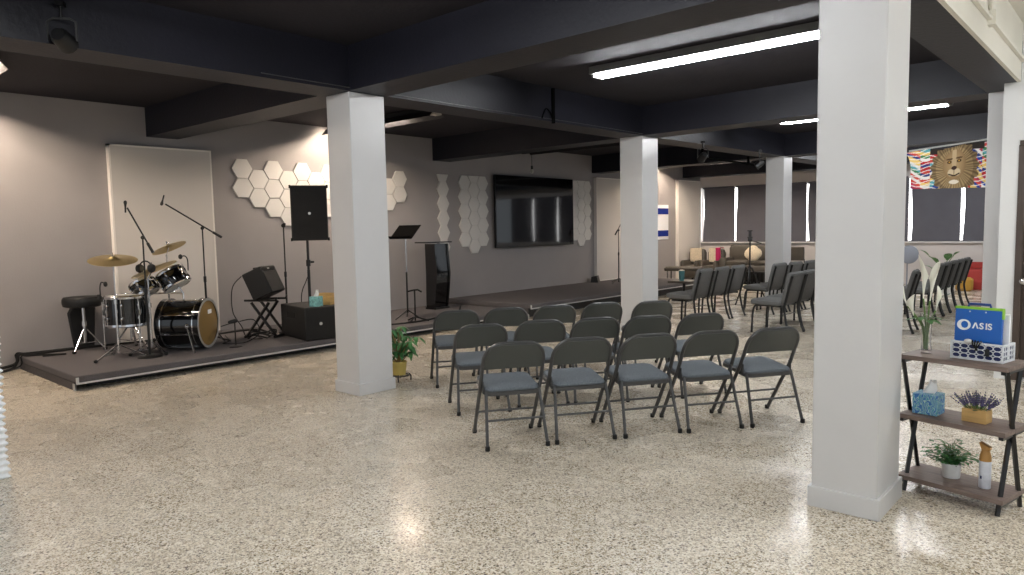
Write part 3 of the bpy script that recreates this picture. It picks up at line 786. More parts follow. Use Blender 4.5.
def shell(mb_t, R, L, M_, lugs, name_head='drum_head', heads=('whitehead', 'whitehead')):
    """cylinder drum along local z of M_, centred"""
    MB().lathe([(R*.985, -L/2), (R, -L/2+.004), (R, L/2-.004), (R*.985, L/2)], 40, M_).build('shell', M['lacquer'], mb_t)
    for s in (-1, 1):
        MB().lathe([(R+.012, s*(L/2-.028)), (R+.014, s*(L/2-.004)), (R+.004, s*(L/2+.008)), (R-.01, s*(L/2+.008)), (R-.012, s*(L/2)), (R+.006, s*(L/2-.026)), (R+.012, s*(L/2-.028))], 40, M_).build('hoop', M['chrome'], mb_t)
        MB().lathe([(.001, s*(L/2+.003)), (R-.011, s*(L/2+.001)), (R-.011, s*(L/2-.004)), (.001, s*(L/2-.002))], 40, M_).build(name_head, M[heads[0 if s < 0 else 1]], mb_t)
    for k in range(lugs):
        a = 2*PI*k/lugs+.2
        c, s_ = math.cos(a), math.sin(a)
        l = MB()
        l.cyl(((R+.012)*c, (R+.012)*s_, -L/2+.02), ((R+.012)*c, (R+.012)*s_, L/2-.02), .004, n=6, M=M_)
        for zz in (-L*.22, L*.22): l.ball(((R+.008)*c, (R+.008)*s_, zz), (.013, .013, .03), 8, M=M_)
        l.build('lug', M['chrome'], mb_t)

axis = Vector((.75, .66, 0)).normalized()
front_c = Vector((-8.30, 3.85, .46)); R_b = .28; L_b = .48
ctr = front_c - axis*L_b/2
bd = thing('bass_drum', 'black bass drum with amber front head and two mounted toms', 'drum', (ctr.x, ctr.y, ST))
BM = aim((0, 0, .305), axis)
MB().lathe([(R_b*.985, -L_b/2), (R_b, -L_b/2+.004), (R_b, L_b/2-.004), (R_b*.985, L_b/2)], 48, BM).build('shell', M['lacquer'], bd)
for s in (-1, 1):
    MB().lathe([(R_b+.004, s*(L_b/2-.05)), (R_b+.018, s*(L_b/2-.05)), (R_b+.018, s*(L_b/2+.012)), (R_b-.012, s*(L_b/2+.012)), (R_b-.012, s*(L_b/2-.0)), (R_b+.004, s*(L_b/2-.05))], 48, BM).build('hoop', M['lacquer'], bd)
    MB().lathe([(R_b+.004, s*(L_b/2-.062)), (R_b+.02, s*(L_b/2-.060)), (R_b+.02, s*(L_b/2-.048)), (R_b+.004, s*(L_b/2-.046))], 48, BM).build('hoop_band', M['chrome'], bd)
    MB().lathe([(R_b-.014, s*(L_b/2+.016)), (R_b+.014, s*(L_b/2+.017)), (R_b+.014, s*(L_b/2+.011)), (R_b-.014, s*(L_b/2+.010))], 48, BM).build('hoop_edge', M['alu'], bd)
    MB().lathe([(.001, s*(L_b/2+.003)), (R_b-.012, s*(L_b/2+.001)), (R_b-.012, s*(L_b/2-.004)), (.001, s*(L_b/2-.002))], 48, BM).build('drum_head', M['drumhead' if s > 0 else 'whitehead'], bd)
MB().box((.06, .13, L_b/2+.005), (.1, .05, .002), BM).build('head_label', M['label'], bd)
for k in range(8):
    a = 2*PI*k/8+.35; l = MB(); c, s_ = math.cos(a), math.sin(a)
    for zz in (-.12, .12): l.ball(((R_b+.006)*c, (R_b+.006)*s_, zz), (.013, .013, .034), 8, M=BM)
    l.cyl(((R_b+.014)*c, (R_b+.014)*s_, -L_b/2+.0), ((R_b+.014)*c, (R_b+.014)*s_, L_b/2-.0), .004, n=6, M=BM)
    l.build('lug', M['chrome'], bd)
side = Vector((-axis.y, axis.x, 0))
for s in (-1, 1):
    p0 = axis*.12 + side*s*.27 + Vector((0, 0, .30)); p1 = axis*.26 + side*s*.42 + Vector((0, 0, .012))
    MB().tube([p0, p1], .011, 8).ball(p0, .03).build('spur', M['chrome'], bd)
def wtom(c, R, L, ax, parent, off_):
    shell(parent, R, L, aim(Vector(c)-Vector(off_), ax), 6)
tom_ax = Vector((-.42, -.30, .86))
for nm_, c, R, L in (('large', (-8.58, 3.60, .99), .155, .20), ('small', (-8.74, 3.33, .90), .135, .17)):
    r_ = MB()  # each tom is one child with its own sub-parts
    A = aim(Vector(c)-Vector((ctr.x, ctr.y, ST)), tom_ax)
    body = MB().lathe([(R*.985, -L/2), (R, -L/2+.004), (R, L/2-.004), (R*.985, L/2)], 36, A).build('rack_tom', M['lacquer'], bd)
    body['label'] = f'{nm_} rack tom'
    shell(body, R+.001, L, A, 6)
    base = Vector((-.02, -.02, .585)); tt = A @ Vector((0, 0, -L/2))
    MB().tube([base, base+Vector((0, 0, .08)), tt], .01, 8).build('tom_mount', M['chrome'], bd)

ft = thing('floor_tom', 'black floor tom on chrome legs beside the stool', 'drum', (-8.63, 3.08, ST))
shell(ft, .215, .34, at((0, 0, .51)), 8)
MB().box((.16, -.165, .52), (.05, .012, .03), None).build('badge', M['chrome'], ft)
for k in range(3):
    a = 2*PI*k/3-1.9
    MB().cyl((.235*math.cos(a), .235*math.sin(a), .012), (.235*math.cos(a), .235*math.sin(a), .62), .007, n=8).ball((.235*math.cos(a), .235*math.sin(a), .012), .014).box((.228*math.cos(a), .228*math.sin(a), .5), (.03, .03, .06)).build('leg', M['chrome'], ft)
sn = thing('snare_drum', 'snare drum on a chrome stand between the tom drums', 'drum', (-9.03, 3.26, ST))
shell(sn, .17, .14, at((0, 0, .56), 0, .1), 8)
tripod_legs(sn, .24, .3, M['chrome'], a0=.5)
MB().cyl((0, 0, .1), (0, 0, .47), .012, n=10).build('pole', M['chrome'], sn)
bk = MB()
for k in range(3):
    a = 2*PI*k/3; bk.tube([(0, 0, .45), (.13*math.cos(a), .13*math.sin(a), .475), (.185*math.cos(a), .185*math.sin(a), .53)], .007, 6)
bk.build('basket', M['chrome'], sn)

cymbal_stand((-8.455, 2.91, ST), (-8.455, 2.91, 1.25), .245, .24, -.33, 'large bronze crash cymbal on a tall stand left of the kit', a0=.9)
cymbal_stand((-8.445, 3.26, ST), (-8.47, 3.34, 1.125), .255, .40, 3.9, 'bronze ride cymbal tilted low above the rack toms', a0=.3, spread=.23)
cymbal_stand((-9.22, 3.80, ST), (-8.95, 3.72, 1.355), .205, .42, 3.75, 'small tilted bronze cymbal highest at the back of the kit', a0=1.4)

st = thing('drum_stool', 'round black padded drum stool on a chrome tripod', 'stool', (-9.335, 2.855, ST))
MB().lathe([(.001, .53), (.17, .53), (.205, .545), (.213, .58), (.21, .625), (.195, .648), (.13, .652), (.001, .645)], 36).build('seat', M['vinylblk'], st)
MB().cyl((0, 0, .1), (0, 0, .54), .016, n=12).cyl((0, 0, .3), (0, 0, .36), .026, n=12).build('post', M['chrome'], st)
for k in range(3):
    a = -.9+2*PI*k/3
    MB().tube([(.02*math.cos(a), .02*math.sin(a), .26), (.2*math.cos(a), .2*math.sin(a), .02)], .009, 8).tube([(.02*math.cos(a), .02*math.sin(a), .1), (.13*math.cos(a), .13*math.sin(a), .11)], .006, 6).build('leg', M['chrome'], st)
    MB().ball((.205*math.cos(a), .205*math.sin(a), .02), (.024, .024, .02), 10).build('foot_cap', M['rubber'], st)
o = tag(MB().prism([(-.11, 0), (.11, 0), (.15, .50), (.10, .54), (-.12, .52), (-.16, .44)], 0, .05, Matrix(((0, 0, 1, 0), (1, 0, 0, 0), (0, 1, 0, 0), (0, 0, 0, 1)))).build('gig_bag', M['vinylblk'], bevel=.02), 'black soft bag leaning on the wall behind the stool', 'bag')
o.location = (W+.004, 2.92, ST+.001)

def mic(mb_parent, p, d, name='microphone'):
    A = aim(p, d)
    MB().lathe([(.001, -.09), (.008, -.09), (.009, -.03), (.013, 0), (.017, .01), (.018, .022), (.014, .038), (.001, .044)], 14, A).build(name, M['black'], mb_parent)
def boom_stand(loc, pole_h, a, b, label, base='round', mic_dir=None, boomr=.009):
    """a: mic end, b: counterweight end (local)"""
    t = thing('microphone_stand', label, 'microphone stand', loc)
    if base == 'round':
        MB().lathe([(.001, 0), (.13, 0), (.13, .012), (.11, .022), (.03, .028), (.001, .03)], 28).build('base', M['blackmetal'], t)
    else:
        for k in range(3):
            an = .6+2*PI*k/3
            MB().tube([(0, 0, .1), (.3*math.cos(an), .3*math.sin(an), .012)], .009, 8).build('leg', M['blackmetal'], t)
    MB().cyl((0, 0, .02), (0, 0, pole_h*.55), .013, n=10).cyl((0, 0, pole_h*.55), (0, 0, pole_h), .009, n=8).cyl((0, 0, pole_h*.53), (0, 0, pole_h*.58), .018, n=10).build('pole', M['blackmetal'], t)
    if a:
        a, b = Vector(a), Vector(b)
        MB().tube([b, a], boomr, 8).build('boom_arm', M['blackmetal'], t)
        d = (b-a).normalized()
        MB().cyl(b, b+d*.0 - d*.12, .016, n=10).build('counterweight', M['blackmetal'], t)
        MB().ball((0, 0, pole_h), .022).cyl((-.03, 0, pole_h), (.03, 0, pole_h), .01, n=8).build('boom_clamp', M['blackmetal'], t)
        if mic_dir: mic(t, a - d*.04, mic_dir)
    return t
b1 = boom_stand((-8.262, 3.161, ST), 1.33, (-.11, -.10, 1.66), (.03, .09, 1.16), 'round-base microphone stand with steep boom in front of the kit', 'round', (.1, 0, 1))
b2 = boom_stand((-8.80, 4.08, ST), 1.43, (-.15, -.37, 1.73), (.09, .20, 1.31), 'tall overhead microphone stand behind the bass drum', 'tripod', (-.3, -.2, -1))
hp = thing('headphones', 'dark headphones hooked on the front microphone stand', 'headphones', (-8.262, 3.161, ST+1.02))
MB().tube([(.0+.062*math.cos(a), .02+.0*a, -.01+.06*math.sin(a)) for a in [PI*k/10 for k in range(11)]], .008, 6, M=at((0, 0, 0), .7)).build('headband', M['black'], hp)
for s in (-1, 1): MB().lathe([(.001, -.025), (.042, -.025), (.052, 0), (.042, .025), (.001, .025)], 16, at((0, 0, 0), .7) @ at((s*.066, .02, -.03), 0, 0, PI/2)).build('ear_cup', M['black'], hp)
tm = thing('drum_microphone', 'black clip-on microphone at the edge of the large rack tom', 'microphone', (-8.47, 3.73, 1.08))
MB().tube(curve([(0, 0, 0), (.0, .0, .12), (-.01, -.02, .17), (-.04, -.05, .17)]), .007, 8).build('gooseneck', M['blackmetal'], tm)
MB().ball((-.05, -.06, .165), (.024, .024, .03)).build('capsule', M['black'], tm)
tn = thing('drum_microphone', 'black clip-on microphone on the rim of the floor tom', 'microphone', (-8.72, 2.85, ST+.68))
MB().tube(curve([(0, 0, 0), (.0, .0, .1), (.02, .01, .16), (.06, .03, .15)]), .007, 8).build('gooseneck', M['blackmetal'], tn)
MB().ball((.07, .035, .14), (.022, .022, .03)).box((-.01, -.01, .0), (.03, .03, .05)).build('capsule', M['black'], tn)
kb = thing('drum_microphone', 'black microphone on a thin arm reaching into the bass drum', 'microphone', (-8.13, 4.10, ST))
MB().lathe([(.001, 0), (.08, 0), (.08, .012), (.02, .02), (.001, .022)], 18).build('base', M['blackmetal'], kb)
MB().cyl((0, 0, .01), (0, 0, .30), .008, n=8).tube([(0, 0, .30), (-.03, -.16, .26)], .006, 6).build('arm', M['blackmetal'], kb)
MB().lathe([(.001, -.08), (.018, -.07), (.026, 0), (.02, .03), (.001, .04)], 12, aim((.0, .0, .31), (.2, .9, .15))).build('capsule', M['black'], kb)

# ------------------------------------------------------------------ amplifier, speaker, subwoofer
am = thing('guitar_amplifier', 'black amplifier tilted back on a folding stand', 'amplifier', (-8.60, 4.76, 0), math.radians(35))
TA = at((0, 0, .86), 0, 0, math.radians(-24))
MB().box((0, 0, 0), (.28, .40, .37), TA).build('cabinet', M['vinylblk'], am, bevel=.014)
MB().box((.142, 0, -.03), (.008, .37, .28), TA).build('grille_cloth', M['grille'], am)
MB().box((.142, 0, .145), (.01, .37, .045), TA).build('control_panel', M['blackmetal'], am)
MB().box((.148, -.02, .14), (.004, .05, .018), TA).build('badge', M['alu'], am)
MB().tube([(0, -.1, .185), (0, -.09, .21), (0, .09, .21), (0, .1, .185)], .01, 6, M=TA).build('handle', M['rubber'], am)
as_ = thing('amplifier_stand', 'black X-shaped folding stand under the tilted amplifier', 'stand', (-8.60, 4.76, ST), math.radians(35))
for s in (-1, 1):
    MB().tube([(-.2, s*.13, .02), (.12, s*.13, .46)], .02, 4).build('leg', M['blackmetal'], as_)
    MB().tube([(.2, s*.13, .02), (-.12, s*.13, .46)], .02, 4).build('leg', M['blackmetal'], as_)
MB().cyl((.2, -.18, .02), (.2, .18, .02), .016, n=8).cyl((-.2, -.18, .02), (-.2, .18, .02), .016, n=8).build('foot_bar', M['rubber'], as_)
MB().tube([(-.20, -.15, .49), (.22, -.15, .49-.0), (.24, -.15, .53)], .014, 6).tube([(-.20, .15, .49), (.22, .15, .49), (.24, .15, .53)], .014, 6).cyl((0, -.15, .485), (0, .15, .485), .014, n=8).build('cradle', M['blackmetal'], as_)
sb = thing('subwoofer', 'large black subwoofer at the stage edge left of the column', 'speaker', (-8.10, 5.11, ST), -.17)
MB().box((0, 0, .215), (.80, .47, .41)).build('cabinet', M['vinylblk'], sb, bevel=.012)
MB().box((.402, 0, .215), (.008, .44, .38)).build('grille', M['grille'], sb)
MB().lathe([(.001, 0), (.02, 0), (.02, .004), (.001, .005)], 18, aim((.407, -.03, .21), (1, 0, 0))).build('badge', M['alu'], sb)
MB().box((-.05, -.236, .30), (.26, .006, .07)).build('side_handle', M['rubber'], sb)
for sx in (-.36, .36):
    for y in (-.19, .19): MB().cyl((sx, y, 0), (sx, y, .014), .02, n=10).build('foot', M['rubber'], sb)
pl = thing('speaker_pole', 'black pole rising from the subwoofer under the loudspeaker', 'pole', (-8.07, 5.10, ST+.42))
MB().cyl((0, 0, 0), (0, 0, .45), .019, n=12).cyl((0, 0, .45), (0, 0, .85), .0165, n=12).build('tube', M['blackmetal'], pl)
MB().cyl((0, 0, .5), (0, 0, .58), .028, n=12).cyl((0, 0, .55), (.02, .07, .55), .012, n=8).build('locking_collar', M['black'], pl)
sk = thing('loudspeaker', 'tall black loudspeaker on a pole left of the column', 'speaker', (-8.01, 5.10, ST+1.25), math.radians(-30))
MB().prism([(-.2, -.15), (-.2, .15), (.14, .225), (.16, .2), (.16, -.2), (.14, -.225)], 0, .69).build('cabinet', M['black'], sk, bevel=.01)
MB().box((.162, 0, .345), (.008, .42, .66)).build('grille', M['grille'], sk)
MB().lathe([(.001, 0), (.017, 0), (.017, .004), (.001, .005)], 18, aim((.167, 0, .34), (1, 0, 0))).build('badge', M['alu'], sk)
for z in (.0, .66):
    for y in (-.225, .225): MB().box((.14, y, z+.015), (.05, .022, .04)).build('corner_cap', M['rubber'], sk)
ms = boom_stand((-8.70, 5.14, ST), 1.43, None, None, 'thin straight microphone stand between amplifier and loudspeaker', 'round')
MB().ball((0, 0, 1.45), .03).tube([(0, 0, 1.43), (.02, .0, 1.48), (.045, .0, 1.47)], .012, 6).build('mic_clip', M['blackmetal'], ms)

def tissue_box(loc, rz, w_, d_, h_, m, label):
    t = thing('tissue_box', label, 'tissue box', loc, rz)
    MB().box((0, 0, h_/2), (w_, d_, h_)).build('carton', m, t, bevel=.003)
    p = MB(); k = 11; vs = []; fs = []
    for j in range(6):
        for i in range(k):
            a = 2*PI*i/k; r_ = w_*(.22 + .1*(j/5)*math.sin(3*a+1) - .12*(j/5)**2) * (1 + .2*math.sin(2*a+j))
            vs.append((r_*math.cos(a)+.02*j/5, r_*.45*math.sin(a), h_-.002+.062*j/5*(h_/.1)*(1+.15*math.sin(a*2))))
    for j in range(5):
        for i in range(k): fs.append((j*k+i, j*k+(i+1) % k, (j+1)*k+(i+1) % k, (j+1)*k+i))
    p.add(vs, fs); p.build('tissue', M['paper'], t)
    return t
tissue_box((-7.82, 5.03, ST+.42), .5, .125, .125, .125, M['tissueteal'], 'teal tissue box on the black subwoofer')
wb = thing('wooden_box', 'open tan wooden box behind the tissue box on the subwoofer', 'box', (-7.9, 5.24, ST+.421), .35)
q = MB(); q.box((0, 0, .005), (.2, .13, .01)).box((0, .06, .075), (.2, .012, .14)).box((0, -.06, .075), (.2, .012, .14)).box((-.094, 0, .075), (.012, .11, .14)).box((.094, 0, .075), (.012, .11, .14)); q.build('carcass', M['pine'], wb)
MB().box((.03, .0, .07), (.1, .09, .10)).build('black_insert', M['black'], wb)

# ------------------------------------------------------------------ music stand, lectern, small stand
mu = thing('music_stand', 'black music stand with tilted desk right of the column', 'music stand', (-8.42, 7.017, ST))
for k in range(3):
    a = .4+2*PI*k/3
    MB().tube([(0, 0, .14), (.22*math.cos(a), .22*math.sin(a), .012)], .009, 8).build('leg', M['blackmetal'], mu)
MB().cyl((0, 0, .1), (0, 0, .72), .014, n=10).build('lower_pole', M['blackmetal'], mu)
MB().cyl((0, 0, .7), (0, 0, 1.26), .008, n=8).build('upper_pole', M['chrome'], mu)
DM = at((0, 0, 1.33), math.radians(8), math.radians(42))
MB().box((0, 0, 0), (.44, .30, .008), DM).box((0, -.15, .025), (.44, .008, .05), DM).build('desk', M['matt'], mu)
MB().cyl((0, 0, 1.24), (0, .0, 1.32), .018, n=8).build('swivel', M['blackmetal'], mu)

le = thing('lectern', 'glossy black lectern with an overhanging top on the stage', 'lectern', (-9.10, 8.27, ST), math.radians(4))
bow = [(-.12, 0), (-.12, .2), (-.11, .6), (-.12, 1.12), (.11, 1.12), (.115, .95), (.15, .62), (.115, .3), (.07, 0)]
RX = Matrix(((1, 0, 0, 0), (0, 0, -1, 0), (0, 1, 0, 0), (0, 0, 0, 1)))
MB().prism(bow, -.02, .02, at((0, -.15, 0)) @ RX).build('side_panel', M['lacquer'], le)
MB().prism(bow, -.02, .02, at((0, .15, 0)) @ RX).build('side_panel', M['lacquer'], le)
fr = MB(); fp = [(.11, .02), (.115, .3), (.148, .62), (.114, .95), (.11, 1.12)]; vs = []; fs = []
for x_, z_ in fp:
    x_ = x_ if z_ > .1 else .072
    for y in (-.131, .131): vs += [(x_-.03, y, z_), (x_-.014, y, z_)]
for k in range(4):
    a = k*4; fs += [(a, a+4, a+6, a+2), (a+1, a+3, a+7, a+5), (a, a+1, a+5, a+4), (a+2, a+6, a+7, a+3)]
fs += [(0, 2, 3, 1), (16, 17, 19, 18)]
fr.add(vs, fs).build('front_panel', M['lacquer'], le)
for z_ in (.42, .74): MB().box((-.02, 0, z_), (.18, .258, .02)).build('shelf', M['lacquer'], le)
MB().box((-.02, 0, .015), (.24, .34, .03)).build('plinth', M['black'], le)
MB().box((-.0, -.08, 1.145), (.28, .62, .022), at((0, 0, 0), 0, 0, 0)).build('top', M['lacquer'], le, bevel=.004)
sd = thing('guitar_stand', 'short black stand with a T top on the stage edge', 'stand', (-8.05, 6.85, ST))
MB().cyl((0, 0, .02), (0, 0, .47), .012, n=8).build('pole', M['blackmetal'], sd)
MB().tube([(-.03, -.1, .46), (0, -.02, .475), (.0, .06, .475), (.03, .11, .44)], .012, 6).build('neck_yoke', M['rubber'], sd)
for k in range(3):
    a = .9+2*PI*k/3
    MB().tube([(0, 0, .08), (.2*math.cos(a), .2*math.sin(a), .014)], .011, 6).build('leg', M['blackmetal'], sd)
b3 = boom_stand((-8.84, 13.50, S2), 1.18, (.0, .10, 1.32), (-.02, -.10, 1.08), 'black microphone stand in front of the far off-white board', 'tripod', (0, .3, .9))
fm = thing('floor_monitor', 'tiny black wedge speaker at the foot of the far board', 'speaker', (-9.42, 13.42, S2), .4)
MB().prism([(-.09, 0), (.09, 0), (.05, .15), (-.07, .13)], -.12, .12, RX).build('cabinet', M['black'], fm, bevel=.005)
MB().box((.078, 0, .075), (.006, .2, .11), at((0, 0, 0), 0, 0, -.26)).build('grille', M['grille'], fm)

# ------------------------------------------------------------------ cables
def cable(name, pts, r, label, zig=0):
    p = curve(pts, 8)
    o = MB().tube(p, r, 6).build(name, M['rubber']); return tag(o, label, 'cable', 'black cables on the stage')
cable('cable', [(-9.50, 1.75, .015), (-9.52, 2.12, .02), (-9.50, 2.20, .1), (-9.50, 2.225, ST+.03), (-9.50, 2.32, ST+.018), (-9.57, 2.6, ST+.014), (-9.55, 3.1, ST+.014), (-9.48, 3.5, ST+.014), (-9.46, 4.2, ST+.014)], .014, 'thick black cable climbing the left end of the stage')
cable('cable', [(-9.58, 1.7, .015), (-9.59, 2.18, .06), (-9.58, 2.22, ST+.03), (-9.58, 2.3, ST+.024), (-9.585, 2.5, ST+.02), (-9.595, 2.8, ST+.016)], .016, 'second black cable climbing the stage end nearest the wall')
cable('cable', [(-9.40, 1.9, .012), (-9.42, 2.2, .06), (-9.42, 2.225, ST+.02), (-9.42, 2.3, ST+.018), (-9.38, 2.5, ST+.012), (-9.25, 2.62, ST+.012), (-9.3, 2.4, ST+.012)], .008, 'thin black cable looping onto the stage by the stool')
cable('cable', [(-8.13, 4.16, ST+.30), (-8.12, 4.34, ST+.30), (-8.2, 4.45, ST+.12), (-8.3, 4.3, ST+.008), (-8.45, 4.1, ST+.008), (-8.6, 4.25, ST+.008), (-9.1, 4.45, ST+.008)], .006, 'thin black cable drooping from the bass drum microphone')
cable('cable', [(-9.35, 4.05, ST+.012), (-9.3, 4.4, ST+.012), (-9.35, 4.8, ST+.012), (-9.2, 5.0, ST+.012), (-8.9, 4.95, ST+.012)], .012, 'black cable along the stage between the drums and amplifier')
for k in range(3):
    pts = [(-8.45+.12*math.cos(a+k)+.02*k, 4.62+.17*math.sin(a*1.0+k), ST+.02+.02*k+.05*abs(math.sin(a*1.5+k))) for a in [i*.7 for i in range(10)]]
    cable('cable', pts, .008, ['black cable coiled lowest under the amplifier', 'black cable tangled in the middle under the amplifier', 'black cable heaped on top under the amplifier'][k])
cable('cable', [(-8.78, 4.55, .95), (-8.86, 4.46, .8), (-8.8, 4.42, .5), (-8.74, 4.5, .3), (-8.6, 4.5, ST+.01), (-8.4, 4.6, ST+.01)], .006, 'thin black lead hanging behind the amplifier')
cable('cable', [(-8.09, 5.12, .98), (-8.3, 5.2, .86), (-8.62, 5.32, .64), (-8.8, 5.42, ST+.012), (-9.1, 5.45, ST+.012)], .006, 'thin black lead running from the speaker pole to the stage')
cable('cable', [(-8.1, 6.3, ST+.01), (-8.0, 6.8, ST+.01), (-8.1, 7.3, ST+.01), (-8.35, 7.7, ST+.01), (-8.45, 8.1, ST+.01), (-8.95, 8.65, ST+.01)], .012, 'black cable running from the short stand to the lectern')
cable('cable', [(-8.2, 7.85, ST+.01), (-8.05, 7.75, ST+.01), (-7.85, 7.55, ST+.01), (-7.78, 7.35, ST+.012), (-7.9, 7.2, ST+.01)], .008, 'thin cable curling at the stage edge near the lectern')

pi_ = MB().cyl((-5.25, 6.66, CZ-.01), (-5.25, 6.66, BZ-.02), .022, n=10).tube(curve([(-5.25, 6.66, BZ), (-5.25, 6.60, BZ+.1), (-5.25, 6.52, BZ+.13), (-5.25, 6.45, BZ+.02)], 5), .008, 6).build('pipe', M['matt'])
tag(pi_, 'black vertical pipe on the long beam left of the lit lamp', 'pipe')
tb = MB().cyl((-5.5, 10.9, BZ-.13), (-5.6, 13.15, BZ-.13), .018, n=8).box((-5.5, 10.9, BZ-.06), (.03, .03, .13)).box((-5.59, 12.9, BZ-.06), (.03, .03, .13)).build('lighting_bar', M['matt'])
tag(tb, 'dark bar under the beam between the two far spotlights', 'bar')
pc = MB().tube(curve([(-5.305, 3.0, BZ+.03), (-5.298, 3.8, BZ+.025), (-5.27, 5.6, BZ+.02), (-5.255, 7.0, BZ+.028), (-5.225, 8.6, BZ+.02)], 6), .004, 6).build('ceiling_cable', M['frame'])
tag(pc, 'thin pale cable running along the lower edge of the long beam', 'cable')
# ------------------------------------------------------------------ plant beside the left column
ps = thing('plant_stand', 'small black metal stand under the yellow plant pot', 'stand', (-5.55, 4.49, 0))
MB().lathe([(.085, .055), (.105, .055), (.105, .065), (.085, .065), (.085, .055)], 24).box((0, 0, .06), (.2, .012, .008)).box((0, 0, .06), (.012, .2, .008)).build('ring', M['blackmetal'], ps)
for k in range(4):
    a = PI/4+PI/2*k
    MB().tube([(.1*math.cos(a), .1*math.sin(a), .075), (.115*math.cos(a), .115*math.sin(a), .055), (.115*math.cos(a), .115*math.sin(a), .008)], .007, 6).build('leg', M['blackmetal'], ps)
yp = thing('potted_plant', 'green umbrella plant in a yellow pot beside the left column', 'plant', (-5.55, 4.49, .066))
MB().lathe([(.001, 0), (.062, 0), (.078, .12), (.082, .125), (.08, .135), (.07, .135), (.066, .11), (.001, .11)], 24).build('pot', M['yellowpot'], yp)
s_ = MB(); l_ = MB(); rr = random.Random(4)
for k in range(26):
    a = 2*PI*k/13 + rr.uniform(-.3, .3); R_ = rr.uniform(.05, .19); z_ = rr.uniform(.22, .50)
    hub = Vector((R_*math.cos(a), max(-.13, R_*math.sin(a)), z_))
    s_.tube(curve([(0, 0, .1), (hub.x*.3, hub.y*.3, z_*.6), hub], 4), .005, 5)
    for j in range(6):
        b_ = 2*PI*j/6 + k
        l_.leaf(hub, (math.cos(b_), math.sin(b_), -.15), rr.uniform(.08, .12), .021, .5)
s_.build('stem', M['kraft'], yp); l_.build('foliage', M['leafdark'], yp)

# ------------------------------------------------------------------ shelf at the right with its things
rz = math.radians(-12.8)
ux = Vector((math.cos(rz), math.sin(rz), 0)); uy = Vector((-math.sin(rz), math.cos(rz), 0))
S0 = Vector((-1.0, 4.312, 0)); SL, SD = .525, .285
ctr_s = S0 + ux*SL/2 + uy*SD/2
sh = thing('shelf_unit', 'three-tier brown wooden shelf with black crossed legs', 'shelf', (ctr_s.x, ctr_s.y, 0), rz)
ZS = (.095, .44, .77)
for z in ZS: MB().box((0, 0, z-.0125), (SL, SD, .025)).build('shelf_board', M['wood'], sh, bevel=.002)
for s in (-1, 1):
    x = s*(SL/2-.012)
    MB().tube([(x, -SD*.42, .755), (x, SD*.40, .0)], .0125, 4).build('leg', M['blackmetal'], sh)
    MB().tube([(x-s*.02, SD*.42, .755), (x-s*.02, -SD*.40, .0)], .0125, 4).build('leg', M['blackmetal'], sh)
    for z in ZS: MB().box((x-s*.008, 0, z-.034), (.022, SD*.96, .016)).build('bracket', M['blackmetal'], sh)
def on_shelf(a, b, z): return ctr_s + ux*a + uy*b + Vector((0, 0, z))

# vase of lilies
va_p = on_shelf(-.185, -.0, ZS[2])
va = thing('vase', 'slim clear glass vase on the top shelf', 'vase', va_p)
MB().lathe([(.001, 0), (.027, 0), (.028, .01), (.023, .06), (.026, .16), (.033, .22), (.031, .22), (.024, .16), (.021, .06), (.024, .018), (.001, .015)], 24).build('glass', M['water'], va)
bo = thing('lily_bouquet', 'white calla lilies with green leaves in the glass vase', 'flowers', va_p)
s_ = MB(); f_ = MB(); l_ = MB(); rr = random.Random(11)
def calla(base, d, L, R):
    A = aim(base, d); n_, m_ = 18, 8; vs = []; fs = []
    for j in range(m_+1):
        t_ = j/m_
        for i in range(n_):
            a = 2*PI*i/n_
            r_ = R*(.12 + .9*t_**1.5); z_ = L*(t_ + .35*t_*t_*math.cos(a)*.9)
            tip = .35*R*t_**4*max(0, math.cos(a))
            vs.append(((r_+tip)*math.cos(a)*.8, r_*math.sin(a)*.75, z_))
    for j in range(m_):
        for i in range(n_): fs.append((j*n_+i, j*n_+(i+1) % n_, (j+1)*n_+(i+1) % n_, (j+1)*n_+i))
    f_.add([A @ Vector(v) for v in vs], fs)
for (bx_, by_, bz_, dx, dy_, dz, L, R) in ((.012, 0, .29, .12, -.05, 1, .17, .026), (-.022, .01, .30, -.02, .1, 1, .19, .028), (-.062, -.02, .21, -.12, -.25, .8, .1, .03), (-.10, .01, .255, -.35, 0, 1, .13, .022), (.035, .03, .235, .12, .2, 1, .11, .018)):
    s_.tube(curve([(bx_*.1, by_*.1, .02), (bx_*.25, by_*.3, .15), (bx_, by_, bz_)], 5), .0045, 6)
    calla((bx_, by_, bz_-.005), (dx, dy_, dz), L, R)
for k in range(9):
    a = 2*PI*k/9+.3
    l_.leaf((.012*math.cos(a), .012*math.sin(a), .185+.02*rr.random()), (math.cos(a), math.sin(a), rr.uniform(-.1, .35)), rr.uniform(.07, .11), .018, .35)
s_.build('stem', M['stem'], bo); f_.build('blossom', M['lily'], bo); l_.build('leaf', M['leaf'], bo)

# caddy with folders
cad_p = on_shelf(.085, .02, ZS[2])
ca = thing('caddy', 'white lattice caddy with navy lining on the top shelf', 'caddy', cad_p, rz)
cw, cdp, ch = .24, .14, .09
q = MB()
q.box((0, 0, .004), (cw, cdp, .008))
for y in (-cdp/2+.004, cdp/2-.004): q.box((0, y, .045), (cw-.016, .003, .075))
for x in (-cw/2+.006, cw/2-.006): q.box((x, 0, .045), (.003, cdp-.016, .075))
q.build('lining', M['navyliner'], ca)
def lattice(w_, h_, nx, nz, Mx):
    l = MB(); rx = w_/nx/2; rzv = h_/nz/2
    for i in range(nx):
        for j in range(nz):
            cx, cz = -w_/2+rx*(2*i+1), rzv*(2*j+1)+.008
            l.tube([(cx+rx*1.02*math.cos(a), 0, cz+rzv*1.02*math.sin(a)) for a in [2*PI*k/10 for k in range(10)]], .0024, 5, True, M=Mx)
    return l
